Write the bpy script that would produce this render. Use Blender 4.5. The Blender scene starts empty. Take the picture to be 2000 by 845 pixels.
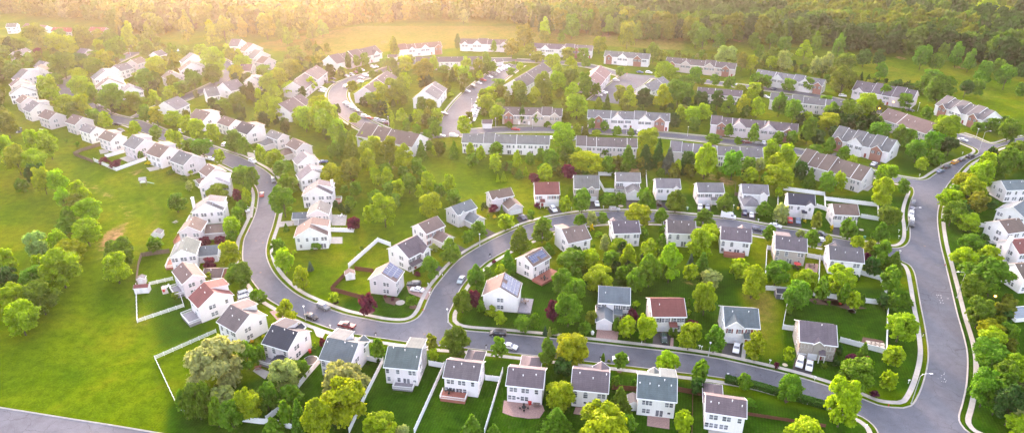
import bpy, bmesh, math, random
import numpy as np
from mathutils import Vector, Matrix
random.seed(7); RNG = np.random.default_rng(7)
PI = math.pi; R = math.radians
C = bpy.context.scene.collection
scene = bpy.context.scene

# ------------------------------------------------------------------ camera
CAM_H = 122.0; PITCH = R(26.3); FPX = 1333.33
cam_d = bpy.data.cameras.new('camera'); cam = bpy.data.objects.new('camera', cam_d); C.objects.link(cam)
cam_d.sensor_width = 36; cam_d.lens = 24; cam_d.clip_start = 1; cam_d.clip_end = 9000
cam.location = (0, 0, CAM_H); cam.rotation_euler = (R(90)-PITCH, 0, 0)
scene.camera = cam

# ------------------------------------------------------------------ light
HAZE_D, HAZE_G = 0.000105, 0.85
SUN_EL = R(10); SUN_AZ = R(-15)            # azimuth measured from +Y, negative = left
world = bpy.data.worlds.new('World'); scene.world = world; world.use_nodes = True
nt = world.node_tree; bg = nt.nodes['Background']
sky = nt.nodes.new('ShaderNodeTexSky'); sky.sky_type = 'NISHITA'; sky.sun_disc = False
sky.sun_elevation = SUN_EL; sky.sun_rotation = SUN_AZ; sky.dust_density = 4.0; sky.air_density = 1.0; sky.ozone_density = 1.5
hs = nt.nodes.new('ShaderNodeHueSaturation'); hs.inputs['Saturation'].default_value = .42; nt.links.new(sky.outputs[0], hs.inputs['Color'])   # thin cloud veil over the sky
tv = nt.nodes.new('ShaderNodeMix'); tv.data_type = 'RGBA'; tv.blend_type = 'MULTIPLY'; tv.inputs[0].default_value = 1; tv.inputs[7].default_value = (1.0, .955, 1.03, 1); nt.links.new(hs.outputs[0], tv.inputs[6])
nt.links.new(tv.outputs[2], bg.inputs[0]); bg.inputs[1].default_value = 0.15
sd = bpy.data.lights.new('sun', 'SUN'); sun = bpy.data.objects.new('sun', sd); C.objects.link(sun)
sd.energy = 1.0; sd.angle = R(14); sd.color = (1.0, 0.49, 0.22)
dv = Vector((math.sin(SUN_AZ)*math.cos(SUN_EL), math.cos(SUN_AZ)*math.cos(SUN_EL), math.sin(SUN_EL)))
sun.rotation_euler = dv.to_track_quat('Z', 'Y').to_euler()
scene.view_settings.view_transform = 'Standard'; scene.view_settings.look = 'None'
scene.view_settings.exposure = 3.3; scene.view_settings.gamma = 1; scene.view_settings.use_curve_mapping = False
scene.render.engine = 'CYCLES'
cy = scene.cycles
cy.max_bounces = 5; cy.diffuse_bounces = 3; cy.glossy_bounces = 2; cy.transmission_bounces = 2; cy.volume_bounces = 0
cy.transparent_max_bounces = 4; cy.use_denoising = True; cy.caustics_reflective = False; cy.caustics_refractive = False
cy.sample_clamp_indirect = 4

# ------------------------------------------------------------------ pixel -> world (photograph of 2000 x 845)
OR = dict(c1=(0,0),c2=(400,0),c3=(800,0),c4=(1200,0),c5=(1600,0),c6=(0,200),c7=(300,200),c8=(600,200),d1=(900,200),d2=(1250,200),
          d3=(1600,200),d4=(0,420),d5=(300,420),d6=(600,420),d7=(900,420),d8=(1250,420),e1=(1600,420),e2=(0,605),e3=(350,605),
          e4=(700,605),e5=(1050,605),e6=(1350,605),e7=(1600,605))
def PX(k, x, y): o = OR[k]; return (o[0]+x/3.52, o[1]+y/3.52)
ct, st = math.cos(PITCH), math.sin(PITCH)
def G(px, py, z=0.0):
    u = (px-1000)/FPX; v = (py-422.5)/FPX
    dx, dy, dz = u, ct - v*st, -st - v*ct
    t = (z-CAM_H)/dz
    return Vector((dx*t, dy*t, z))
def GK(k, x, y, z=0.0): return G(*PX(k, x, y), z)
def scl(p):   # pixels (2000 wide) per metre at a world point
    return FPX/((p[1])*ct + (CAM_H-p[2])*st)
def to_px(p):
    X, Y, Z = p[0], p[1], p[2]-CAM_H
    dep = Y*ct - Z*st; up = Y*st + Z*ct
    return (1000+FPX*X/dep, 422.5-FPX*up/dep)

# ------------------------------------------------------------------ materials
def new_mat(name):
    m = bpy.data.materials.new(name); m.use_nodes = True
    n = m.node_tree; b = n.nodes['Principled BSDF']; return m, n, b
def N(n, t, **kw):
    o = n.nodes.new(t)
    for k, v in kw.items(): setattr(o, k, v)
    return o
def noise(n, scale, detail=4, rough=.6, src=None, dist=0):
    t = N(n, 'ShaderNodeTexNoise'); t.inputs['Scale'].default_value = scale; t.inputs['Detail'].default_value = detail
    t.inputs['Roughness'].default_value = rough; t.inputs['Distortion'].default_value = dist
    if src is not None: n.links.new(src, t.inputs['Vector'])
    return t
def ramp(n, fac, stops):
    r = N(n, 'ShaderNodeValToRGB'); e = r.color_ramp.elements
    while len(e) < len(stops): e.new(0.5)
    for i, (p, c) in enumerate(stops):
        e[i].position = p; e[i].color = (*c, 1) if len(c) == 3 else c
    n.links.new(fac, r.inputs[0]); return r
def mixc(n, fac, a, b, mode='MIX'):
    m = N(n, 'ShaderNodeMix', data_type='RGBA', blend_type=mode)
    for sock, v in ((m.inputs[0], fac), (m.inputs[6], a), (m.inputs[7], b)):
        if isinstance(v, (int, float)): sock.default_value = v
        elif isinstance(v, tuple): sock.default_value = (*v, 1)
        else: n.links.new(v, sock)
    return m.outputs[2]
def geo_pos(n): return N(n, 'ShaderNodeNewGeometry').outputs['Position']
def mapping(n, src, scale=(1,1,1), rot=(0,0,0)):
    m = N(n, 'ShaderNodeMapping'); m.inputs['Scale'].default_value = scale; m.inputs['Rotation'].default_value = rot
    n.links.new(src, m.inputs[0]); return m.outputs[0]
def bump(n, b, h, strength=.3, dist=.1):
    bp = N(n, 'ShaderNodeBump'); bp.inputs['Strength'].default_value = strength; bp.inputs['Distance'].default_value = dist
    n.links.new(h, bp.inputs['Height']); n.links.new(bp.outputs[0], b.inputs['Normal'])

def plain(name, col, rough=.6, metal=0, var=.12, scale=1.5):
    m, n, b = new_mat(name)
    t = noise(n, scale, 4, src=geo_pos(n))
    r = ramp(n, t.outputs[0], [(.3, tuple(c*(1-var) for c in col)), (.7, tuple(min(1, c*(1+var)) for c in col))])
    n.links.new(r.outputs[0], b.inputs['Base Color']); b.inputs['Roughness'].default_value = rough; b.inputs['Metallic'].default_value = metal
    return m

def mat_objcolor(name, rough, kind):
    m, n, b = new_mat(name)
    oi = N(n, 'ShaderNodeObjectInfo'); pos = geo_pos(n); tc = N(n, 'ShaderNodeTexCoord').outputs['Object']
    if kind == 'roof':
        a = noise(n, .35, 5, .7, pos); w = noise(n, 9, 2, .6, mapping(n, tc, (1, 1, 1)))
        f = ramp(n, a.outputs[0], [(.3, (.8,.8,.8)), (.7, (1.18,1.16,1.14))])
        c = mixc(n, 1.0, oi.outputs['Color'], f.outputs[0], 'MULTIPLY')
        g = ramp(n, w.outputs[0], [(.3, (.82,.82,.82)), (.7, (1.15,1.15,1.15))])
        c = mixc(n, 1.0, c, g.outputs[0], 'MULTIPLY')
        # streaks running down the slope
        s = noise(n, 1.0, 3, .6, mapping(n, tc, (2.2, .12, .12)))
        sr = ramp(n, s.outputs[0], [(.35, (.8,.8,.8)), (.65, (1.06,1.06,1.06))])
        c = mixc(n, .6, c, sr.outputs[0], 'MULTIPLY')
        # shingle courses
        wv = N(n, 'ShaderNodeTexWave', wave_type='BANDS', bands_direction='Z'); wv.inputs['Scale'].default_value = 1.1
        wv.inputs['Distortion'].default_value = 1.0; n.links.new(tc, wv.inputs[0])
        bump(n, b, w.outputs[0], .5, .05)
        c = mixc(n, .10, c, wv.outputs[0], 'MULTIPLY')
    elif kind == 'wall':
        a = noise(n, .5, 4, .6, pos)
        f = ramp(n, a.outputs[0], [(.3, (.93,.93,.93)), (.7, (1.0,1.0,1.0))])
        c = mixc(n, 1.0, oi.outputs['Color'], f.outputs[0], 'MULTIPLY')
        wv = N(n, 'ShaderNodeTexWave', wave_type='BANDS', bands_direction='Z', wave_profile='SAW'); wv.inputs['Scale'].default_value = .8
        n.links.new(tc, wv.inputs[0]); c = mixc(n, .12, c, wv.outputs[0], 'MULTIPLY')
        st_ = noise(n, 1.0, 3, .6, mapping(n, tc, (1.4, 1.4, .1)))
        sr = ramp(n, st_.outputs[0], [(.35, (.9,.89,.87)), (.6, (1,1,1))]); c = mixc(n, .5, c, sr.outputs[0], 'MULTIPLY')
    elif kind == 'car':
        c = oi.outputs['Color']; b.inputs['Coat Weight'].default_value = .12; b.inputs['Specular IOR Level'].default_value = .3; b.inputs['Coat Roughness'].default_value = .08
        dn = noise(n, 3, 3, .6, tc); rr = ramp(n, dn.outputs[0], [(.3, (.25,)*3), (.7, (.42,)*3)]); n.links.new(rr.outputs[0], b.inputs['Roughness'])
    n.links.new(c, b.inputs['Base Color'])
    if kind != 'car': b.inputs['Roughness'].default_value = rough
    return m

def mat_leaf():
    m, n, b = new_mat('leaves')
    oi = N(n, 'ShaderNodeObjectInfo'); at = N(n, 'ShaderNodeAttribute', attribute_name='lv')
    r = ramp(n, at.outputs['Fac'], [(0, (.55,.62,.6)), (.5, (1,1,1)), (1, (1.55,1.4,1.1))])
    c = mixc(n, 1.0, oi.outputs['Color'], r.outputs[0], 'MULTIPLY')
    ns = noise(n, .55, 3, .6, geo_pos(n)); rr = ramp(n, ns.outputs[0], [(.3, (.75,.8,.8)), (.7, (1.25,1.2,1.1))])
    c = mixc(n, 1.0, c, rr.outputs[0], 'MULTIPLY')
    d = N(n, 'ShaderNodeBsdfDiffuse'); t = N(n, 'ShaderNodeBsdfTranslucent'); g = N(n, 'ShaderNodeBsdfGlossy'); g.inputs['Roughness'].default_value = .5
    n.links.new(c, d.inputs[0]); c2 = mixc(n, 1.0, c, (1.25, 1.35, .5), 'MULTIPLY'); n.links.new(c2, t.inputs[0])
    ms = N(n, 'ShaderNodeMixShader'); ms.inputs[0].default_value = .36; n.links.new(d.outputs[0], ms.inputs[1]); n.links.new(t.outputs[0], ms.inputs[2])
    g.inputs['Color'].default_value = (.6, .6, .6, 1)
    m2 = N(n, 'ShaderNodeMixShader'); m2.inputs[0].default_value = .012; n.links.new(ms.outputs[0], m2.inputs[1]); n.links.new(g.outputs[0], m2.inputs[2])
    n.links.new(m2.outputs[0], n.nodes['Material Output'].inputs['Surface']); n.nodes.remove(b)
    return m
def mat_leaf_attr():   # for the distant wood: colour from a face attribute
    m = mat_leaf().copy(); m.name = 'wood_leaves'; n = m.node_tree
    at = N(n, 'ShaderNodeAttribute', attribute_name='tint')
    oi = [x for x in n.nodes if x.type == 'OBJECT_INFO'][0]
    for l in list(n.links):
        if l.from_node == oi: to = l.to_socket; n.links.remove(l); n.links.new(at.outputs['Color'], to)
    return m

def mat_ground():
    m, n, b = new_mat('grass'); pos = geo_pos(n)
    at = N(n, 'ShaderNodeAttribute', attribute_name='zone'); sp = N(n, 'ShaderNodeSeparateColor'); n.links.new(at.outputs['Color'], sp.inputs[0])
    n1 = noise(n, .028, 6, .62, pos, .6); n2 = noise(n, .35, 5, .7, pos); n3 = noise(n, 2.2, 4, .7, pos); n4 = noise(n, .09, 5, .7, pos, .8)
    base = ramp(n, n1.outputs[0], [(.32, (.050,.103,.003)), (.5, (.086,.138,.003)), (.66, (.145,.160,.008))]).outputs[0]
    lush = ramp(n, n4.outputs[0], [(.3, (.016,.052,.005)), (.55, (.031,.080,.006)), (.75, (.060,.105,.008))]).outputs[0]
    dirt = ramp(n, n2.outputs[0], [(.3, (.17,.105,.06)), (.7, (.30,.20,.12))]).outputs[0]
    def thr(s, lo, hi, nz, amt):
        a = N(n, 'ShaderNodeMath', operation='MULTIPLY_ADD'); n.links.new(nz, a.inputs[0]); a.inputs[1].default_value = amt; n.links.new(s, a.inputs[2])
        mr = N(n, 'ShaderNodeMapRange', interpolation_type='SMOOTHSTEP'); mr.inputs[1].default_value = lo; mr.inputs[2].default_value = hi; n.links.new(a.outputs[0], mr.inputs[0]); return mr.outputs[0]
    c = mixc(n, thr(sp.outputs[1], .6, 1.0, n2.outputs[0], .5), base, lush)
    dry = ramp(n, n4.outputs[0], [(.35, (.13,.135,.025)), (.7, (.22,.17,.05))]).outputs[0]
    c = mixc(n, thr(sp.outputs[2], .7, 1.2, n4.outputs[0], .6), c, dry)
    c = mixc(n, thr(sp.outputs[0], .85, 1.15, n2.outputs[0], .8), c, dirt)
    f2 = ramp(n, n2.outputs[0], [(.3, (.60,.66,.6)), (.7, (1.32,1.24,1.05))]).outputs[0]
    f3 = ramp(n, n3.outputs[0], [(.3, (.62,.66,.6)), (.7, (1.32,1.28,1.15))]).outputs[0]
    c = mixc(n, 1, c, f2, 'MULTIPLY'); c = mixc(n, 1, c, f3, 'MULTIPLY')
    # faint mowing stripes in lush lawns
    wv = N(n, 'ShaderNodeTexWave', wave_type='BANDS', bands_direction='X'); wv.inputs['Scale'].default_value = .42; wv.inputs['Distortion'].default_value = 2.5; wv.inputs['Detail'].default_value = 2; wv.inputs['Detail Scale'].default_value = .15
    n.links.new(mapping(n, pos, rot=(0, 0, .25)), wv.inputs[0]); wr = ramp(n, wv.outputs[0], [(.35, (.88,.9,.88)), (.65, (1.08,1.07,1.05))]).outputs[0]
    c = mixc(n, sp.outputs[1], c, mixc(n, 1, c, wr, 'MULTIPLY'))
    n.links.new(c, b.inputs['Base Color']); b.inputs['Roughness'].default_value = .95; b.inputs['Specular IOR Level'].default_value = 0
    bump(n, b, n3.outputs[0], .8, .25)
    return m

def mat_asphalt(name, lo, hi, cracks=True):
    m, n, b = new_mat(name); pos = geo_pos(n)
    n1 = noise(n, .06, 4, .6, pos); n2 = noise(n, 5, 5, .8, pos); n3 = noise(n, .5, 4, .6, pos)
    c = ramp(n, n1.outputs[0], [(.3, lo), (.7, hi)]).outputs[0]
    c = mixc(n, .8, c, ramp(n, n2.outputs[0], [(.3, (.72,)*3), (.7, (1.28,)*3)]).outputs[0], 'MULTIPLY')
    c = mixc(n, .8, c, ramp(n, n3.outputs[0], [(.3, (.85,)*3), (.7, (1.12,)*3)]).outputs[0], 'MULTIPLY')
    if cracks:
        pt = noise(n, .018, 2, .4, pos, 1.5); c = mixc(n, .55, c, ramp(n, pt.outputs[0], [(.47, (.86,)*3), (.50, (1.08,)*3)]).outputs[0], 'MULTIPLY')
        st2 = noise(n, 1.3, 4, .7, pos, .5); c = mixc(n, .6, c, ramp(n, st2.outputs[0], [(.28, (.7,)*3), (.40, (1.0,)*3)]).outputs[0], 'MULTIPLY')
        wob = noise(n, .35, 3, .6, pos); ad = N(n, 'ShaderNodeVectorMath', operation='MULTIPLY_ADD'); n.links.new(wob.outputs['Color'], ad.inputs[0]); ad.inputs[1].default_value = (3, 3, 0); n.links.new(pos, ad.inputs[2])
        v = N(n, 'ShaderNodeTexVoronoi', feature='DISTANCE_TO_EDGE'); v.inputs['Scale'].default_value = .14; n.links.new(ad.outputs[0], v.inputs['Vector'])
        r = ramp(n, v.outputs['Distance'], [(0, (.6,)*3), (.012, (1,)*3)])
        mk = noise(n, .05, 2, .5, pos); mr = ramp(n, mk.outputs[0], [(.42, (0,)*3), (.58, (1,)*3)])
        c = mixc(n, mr.outputs[0], c, mixc(n, 1, c, r.outputs[0], 'MULTIPLY'))
    n.links.new(c, b.inputs['Base Color']); b.inputs['Roughness'].default_value = .9; b.inputs['Specular IOR Level'].default_value = .15
    return m

MAT = dict(
    roof=mat_objcolor('roof_shingle', .9, 'roof'), wall=mat_objcolor('vinyl_siding', .7, 'wall'), car=mat_objcolor('car_paint', .3, 'car'),
    leaf=mat_leaf(), wood=mat_leaf_attr(), grass=mat_ground(),
    asphalt=mat_asphalt('asphalt', (.098,.101,.122), (.126,.129,.150)), drive=mat_asphalt('driveway_asphalt', (.045,.044,.050), (.07,.068,.072), False),
    paver=plain('brick_pavers', (.30,.19,.17), .9, scale=3, var=.25), conc=plain('concrete', (.36,.335,.31), .9, scale=.8, var=.15),
    white=plain('white_trim', (.78,.78,.78), .5, var=.04), vinyl=plain('white_vinyl', (.76,.77,.80), .45, var=.05),
    frame=plain('window_frame', (.80,.80,.80), .5, var=.02), shutter=plain('red_shutter', (.16,.025,.03), .6), shutterd=plain('dark_shutter', (.06,.06,.075), .6),
    door=plain('red_door', (.22,.02,.02), .4), doorw=plain('white_door', (.62,.62,.64), .5), garage=plain('garage_door', (.66,.66,.70), .5, var=.05),
    brick=plain('brick_veneer', (.29,.14,.11), .9, var=.2, scale=3), stone=plain('stone_veneer', (.36,.32,.29), .9, var=.3, scale=3),
    deckr=plain('red_deck', (.30,.11,.08), .8, scale=2), deckg=plain('grey_deck', (.22,.21,.235), .8), woodf=plain('weathered_wood', (.17,.125,.10), .9, scale=2, var=.3),
    bark=plain('bark', (.075,.06,.048), .95, scale=4, var=.3), mulch=plain('mulch', (.10,.055,.04), .95, scale=3, var=.3),
    dark=plain('black_rubber', (.02,.02,.02), .7), metal=plain('galvanised_metal', (.55,.57,.60), .4, .5), red=plain('red_plastic', (.45,.03,.03), .5),
    green=plain('green_plastic', (.03,.22,.12), .5), yellow=plain('yellow_plastic', (.6,.45,.03), .5), solarf=plain('panel_frame', (.3,.32,.36), .4, .5), water=plain('pool_water', (.08,.13,.18), .08, var=.2),
    paint=plain('worn_road_paint', (.50,.50,.49), .8, var=.35, scale=3), blue=plain('blue_metal', (.04,.06,.12), .5), tan=plain('tan_stucco', (.5,.42,.34), .8), brown=plain('brown_fence', (.13,.045,.03), .9, scale=2), amber=plain('amber', (.9,.5,.1), .5))
g_, n_, b_ = new_mat('window_glass'); b_.inputs['Base Color'].default_value = (.035,.042,.055,1); b_.inputs['Roughness'].default_value = .08; b_.inputs['Specular IOR Level'].default_value = .8
t_ = noise(n_, .6, 2, src=geo_pos(n_)); n_.links.new(ramp(n_, t_.outputs[0], [(.35, (.05,.055,.07)), (.65, (.26,.27,.31))]).outputs[0], b_.inputs['Base Color']); MAT['glass'] = g_  # paler patches painted into the pane colour, standing in for reflected sky
s_, n_, b_ = new_mat('solar_cells'); b_.inputs['Roughness'].default_value = .22; b_.inputs['Specular IOR Level'].default_value = .9
t_ = N(n_, 'ShaderNodeTexBrick'); t_.offset = 0; t_.inputs['Scale'].default_value = 1; t_.inputs['Color1'].default_value = (.03,.045,.12,1); t_.inputs['Color2'].default_value = (.045,.06,.15,1); t_.inputs['Mortar'].default_value = (.2,.22,.28,1)
t_.inputs['Mortar Size'].default_value = .04; t_.inputs['Brick Width'].default_value = 1.0; t_.inputs['Row Height'].default_value = 1.6
n_.links.new(N(n_, 'ShaderNodeTexCoord').outputs['Object'], t_.inputs[0]); n_.links.new(t_.outputs[0], b_.inputs['Base Color']); MAT['solar'] = s_

# ------------------------------------------------------------------ mesh helpers
class MB:
    def __init__(s): s.v = []; s.f = []; s.m = []
    def poly(s, pts, mi=0):
        k = len(s.v); s.v += [tuple(p) for p in pts]; s.f.append(tuple(range(k, k+len(pts)))); s.m.append(mi)
    def box(s, x0, x1, y0, y1, z0, z1, mi=0, M=None):
        k = len(s.v); p = [(x,y,z) for z in (z0,z1) for y in (y0,y1) for x in (x0,x1)]
        if M is not None: p = [tuple(M @ Vector(q)) for q in p]
        s.v += p
        for f in ((0,2,3,1),(4,5,7,6),(0,1,5,4),(2,6,7,3),(0,4,6,2),(1,3,7,5)): s.f.append(tuple(k+i for i in f)); s.m.append(mi)
    def solid(s, bot, top, mi=0):     # two matching loops -> closed solid
        k = len(s.v); n = len(bot); s.v += [tuple(p) for p in bot]+[tuple(p) for p in top]
        s.f.append(tuple(k+n-1-i for i in range(n))); s.f.append(tuple(k+n+i for i in range(n))); s.m += [mi, mi]
        for i in range(n): j = (i+1) % n; s.f.append((k+i, k+j, k+n+j, k+n+i)); s.m.append(mi)
    def tube(s, pts, rads, n=6, mi=0):
        k0 = len(s.v); pts = [Vector(p) for p in pts]
        for i, p in enumerate(pts):
            d = (pts[min(i+1, len(pts)-1)]-pts[max(i-1, 0)]).normalized()
            a = d.orthogonal().normalized(); b = d.cross(a)
            for q in range(n):
                t = 2*PI*q/n; s.v.append(tuple(p + (a*math.cos(t)+b*math.sin(t))*rads[i]))
        for i in range(len(pts)-1):
            for q in range(n):
                s.f.append((k0+i*n+q, k0+i*n+(q+1) % n, k0+(i+1)*n+(q+1) % n, k0+(i+1)*n+q)); s.m.append(mi)
        s.f.append(tuple(k0+n-1-q for q in range(n))); s.m.append(mi)
        s.f.append(tuple(k0+(len(pts)-1)*n+q for q in range(n))); s.m.append(mi)
    def mesh(s, name, mats, smooth=False):
        me = bpy.data.meshes.new(name); me.from_pydata(s.v, [], s.f)
        for m in (mats if isinstance(mats, (list, tuple)) else [mats]): me.materials.append(MAT[m] if isinstance(m, str) else m)
        if len(me.materials) > 1: me.polygons.foreach_set('material_index', s.m)
        if smooth: me.polygons.foreach_set('use_smooth', [True]*len(me.polygons))
        me.update(); return me
def inst(name, me, parent=None, loc=(0,0,0), rz=0, sc=None, col=None, rot=None):
    o = bpy.data.objects.new(name, me); C.objects.link(o)
    o.location = loc; o.rotation_euler = rot if rot else (0, 0, rz)
    if sc: o.scale = sc
    if parent: o.parent = parent
    if col: o.color = (*col, 1)
    return o
THINGS = []
def tag(o, label, cat, group=None):
    o['label'] = label; o['category'] = cat
    if group: o['group'] = group
    THINGS.append(o); return o
def empty(name, loc=(0,0,0), rz=0):
    o = bpy.data.objects.new(name, None); C.objects.link(o); o.location = loc; o.rotation_euler = (0, 0, rz); o.empty_display_size = .5; return o
def ordw(i): return ['first','second','third','fourth','fifth','sixth','seventh','eighth','ninth','tenth','eleventh','twelfth','thirteenth','fourteenth','fifteenth','sixteenth','seventeenth','eighteenth','nineteenth','twentieth'][i-1] if i <= 20 else f'{i}th'
def catmull(P, step=2.0, closed=False):
    P = [Vector(p) for p in P]; out = []; n = len(P)
    for i in range(n if closed else n-1):
        p1, p2 = P[i], P[(i+1) % n]
        p0 = P[(i-1) % n] if (closed or i > 0) else p1*2-p2
        p3 = P[(i+2) % n] if (closed or i+2 < n) else p2*2-p1
        k = max(1, int((p2-p1).length/step))
        for j in range(k):
            t = j/k; out.append(.5*((2*p1)+(p2-p0)*t+(2*p0-5*p1+4*p2-p3)*t*t+(3*p1-p0-3*p2+p3)*t**3))
    if not closed: out.append(P[-1])
    return out
def offs(P, d, closed=False):      # positive d = to the left of travel
    n = len(P); out = []
    for i in range(n):
        a = P[(i-1) % n] if (closed or i > 0) else P[i]; b = P[(i+1) % n] if (closed or i < n-1) else P[i]
        t = (b-a); t.z = 0; t.normalize(); out.append(P[i]+Vector((-t.y, t.x, 0))*d)
    return out
def strip(mb, A, B, z0, z1, closed=False, mi=0):
    n = len(A)
    for i in range(n if closed else n-1):
        j = (i+1) % n
        a, b, c, d = A[i], A[j], B[j], B[i]
        mb.poly([(p.x, p.y, z1) for p in (a, b, c, d)], mi)
        if z1-z0 > .03:
            mb.poly([(a.x,a.y,z0),(b.x,b.y,z0),(b.x,b.y,z1),(a.x,a.y,z1)], mi); mb.poly([(d.x,d.y,z1),(c.x,c.y,z1),(c.x,c.y,z0),(d.x,d.y,z0)], mi)
# ------------------------------------------------------------------ ground sheet with soil / lawn zones
def struct(o): o['kind'] = 'structure'; return o
def pts_in_poly(X, Y, poly):
    ins = np.zeros(X.shape, bool); n = len(poly)
    for i in range(n):
        x1, y1 = poly[i][:2]; x2, y2 = poly[(i+1) % n][:2]
        if y1 == y2: continue
        c = ((y1 > Y) != (y2 > Y)) & (X < (x2-x1)*(Y-y1)/(y2-y1)+x1); ins ^= c
    return ins
GX = np.arange(-620, 621, 2.5); GY = np.arange(70, 1001, 2.5); XX, YY = np.meshgrid(GX, GY)
zone = np.zeros(XX.shape+(3,))
def zpoly(px, ch, val):
    P = [G(*p) for p in px]; zone[..., ch][pts_in_poly(XX, YY, P)] = val
def zblob(k, x, y, r, ch, val, asp=1.0):
    c = GK(k, x, y); rr = r/3.52/scl(c); d = np.sqrt((XX-c.x)**2+((YY-c.y)/1.6/asp)**2); zone[..., ch] = np.maximum(zone[..., ch], val*1.02*np.clip(1.4-d/rr, 0, 1))
zpoly([(330,770),(420,760),(510,740),(600,670),(700,675),(1000,700),(1300,735),(1714,830),(1740,900),(300,920)], 1, 1)
zpoly([(880,650),(915,560),(1000,520),(1180,520),(1440,520),(1500,560),(1795,560),(1812,770),(1500,740),(1000,665)], 1, .95)
zpoly([(265,560),(350,535),(440,640),(300,705)], 1, .7)
zpoly([(1090,395),(1110,372),(1800,380),(1775,480),(1430,430)], 1, .75)
zpoly([(1840,430),(1990,330),(2150,300),(2150,920),(1885,920)], 1, .95)
zpoly([(630,600),(690,575),(800,555),(835,580),(800,635),(700,620)], 1, .9)
zpoly([(1740,280),(1900,300),(1800,350),(1740,340)], 1, .7); zpoly([(1900,235),(2050,215),(2050,270),(1930,275)], 1, .6)
zpoly([(1438,555),(1528,575),(1528,712),(1478,700)], 1, .1); zpoly([(1438,555),(1528,575),(1528,712),(1478,700)], 2, .75)
zpoly([(470,90),(700,50),(1050,50),(1200,60),(1340,70),(1340,100),(1150,90),(900,95),(600,110)], 2, .85)
zpoly([(1690,120),(1900,140),(1990,200),(1800,190)], 2, .5)
for a in [('d5',1130,370,60,0,.9),('d5',1250,300,40,0,.7),('d4',745,125,55,0,1),('d4',715,195,50,0,1),('d4',650,330,30,0,.9),('d4',900,430,60,0,.85,),('d4',1050,90,60,0,.7),
          ('c8',600,440,50,0,1),('c8',400,590,50,0,.8),('c8',330,470,60,0,.7),('c6',940,480,60,0,1),('c6',50,758,35,0,1.2),('c6',350,370,60,0,.7),('d8',400,470,60,0,.9),('d8',300,440,70,0,.8),
          ('d8',770,555,30,0,1),('d8',1260,595,60,0,1),('e3',1250,790,60,0,.8),('e4',30,760,50,0,.9),('c5',560,400,50,0,.9),('c4',380,215,60,0,1),('c4',440,225,50,0,1),('c4',850,280,50,0,.9),('c5',960,465,50,0,.9),('c3',1330,240,70,0,1),
          ('c2',780,295,60,0,.7),('c2',1230,290,60,0,.7),('d2',600,545,80,0,.9),('d2',450,500,90,0,.7),('d1',1150,470,110,0,.9),('d1',700,170,40,0,.8),('e5',740,790,40,0,.9),('e6',460,800,60,0,.8),('d8',800,500,130,2,.7),('e2',500,328,14,0,1.3),
          ('d3',1230,480,90,0,.6),('e1',1370,530,40,0,.6),('d5',1000,470,60,2,1),('d7',1240,560,70,2,.8),('e2',980,60,60,2,.8)]: zblob(*a)
def zpath(pts, r, ch, val):
    P = catmull([GK(*p) for p in pts], 2)
    for p in P: d = np.hypot(XX-p.x, YY-p.y); zone[..., ch] = np.maximum(zone[..., ch], val*np.clip(1.5-d/r, 0, 1))
zpath([('c6',480,500),('c6',560,550),('c6',640,585),('c6',720,625),('c6',810,675),('c6',860,720),('c6',880,800),('d4',870,50),('d4',820,130),('d4',760,200),('d4',690,270),('d4',640,350)], 1.4, 0, 1.7)
zpath([('c6',1000,640),('c6',1080,700),('c6',1090,770),('c6',1050,840),('d4',1000,140),('d4',960,230),('d4',930,330),('d4',905,440),('d4',900,560),('d4',960,700),('d4',1010,800)], 2.0, 2, 1.2)
def blur(a, k=2):
    for _ in range(k):
        a = (a+np.roll(a, 1, 0)+np.roll(a, -1, 0))/3; a = (a+np.roll(a, 1, 1)+np.roll(a, -1, 1))/3
    return a
zone = blur(zone, 2)
ny, nx = XX.shape
V = np.stack([XX.ravel(), YY.ravel(), np.zeros(nx*ny)], 1)
ii = (np.arange(ny-1)[:, None]*nx+np.arange(nx-1)[None, :]).ravel()
F = np.stack([ii, ii+1, ii+nx+1, ii+nx], 1)
ext = np.array([(-2500,-300,0),(2500,-300,0),(2500,4500,0),(-2500,4500,0)], float); k = len(V); V = np.vstack([V, ext])
c00, c10, c11, c01 = 0, nx-1, nx*ny-1, nx*(ny-1)
F = F.tolist()+[[k, k+1, c10, c00], [k+1, k+2, c11, c10], [k+2, k+3, c01, c11], [k+3, k, c00, c01]]
me = bpy.data.meshes.new('ground'); me.from_pydata(V.tolist(), [], F); me.materials.append(MAT['grass'])
ca = me.color_attributes.new('zone', 'FLOAT_COLOR', 'POINT'); cc = np.zeros((len(V), 4)); cc[:nx*ny, :3] = zone.reshape(-1, 3); cc[:, 3] = 1
ca.data.foreach_set('color', cc.ravel()); struct(inst('ground', me))

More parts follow.
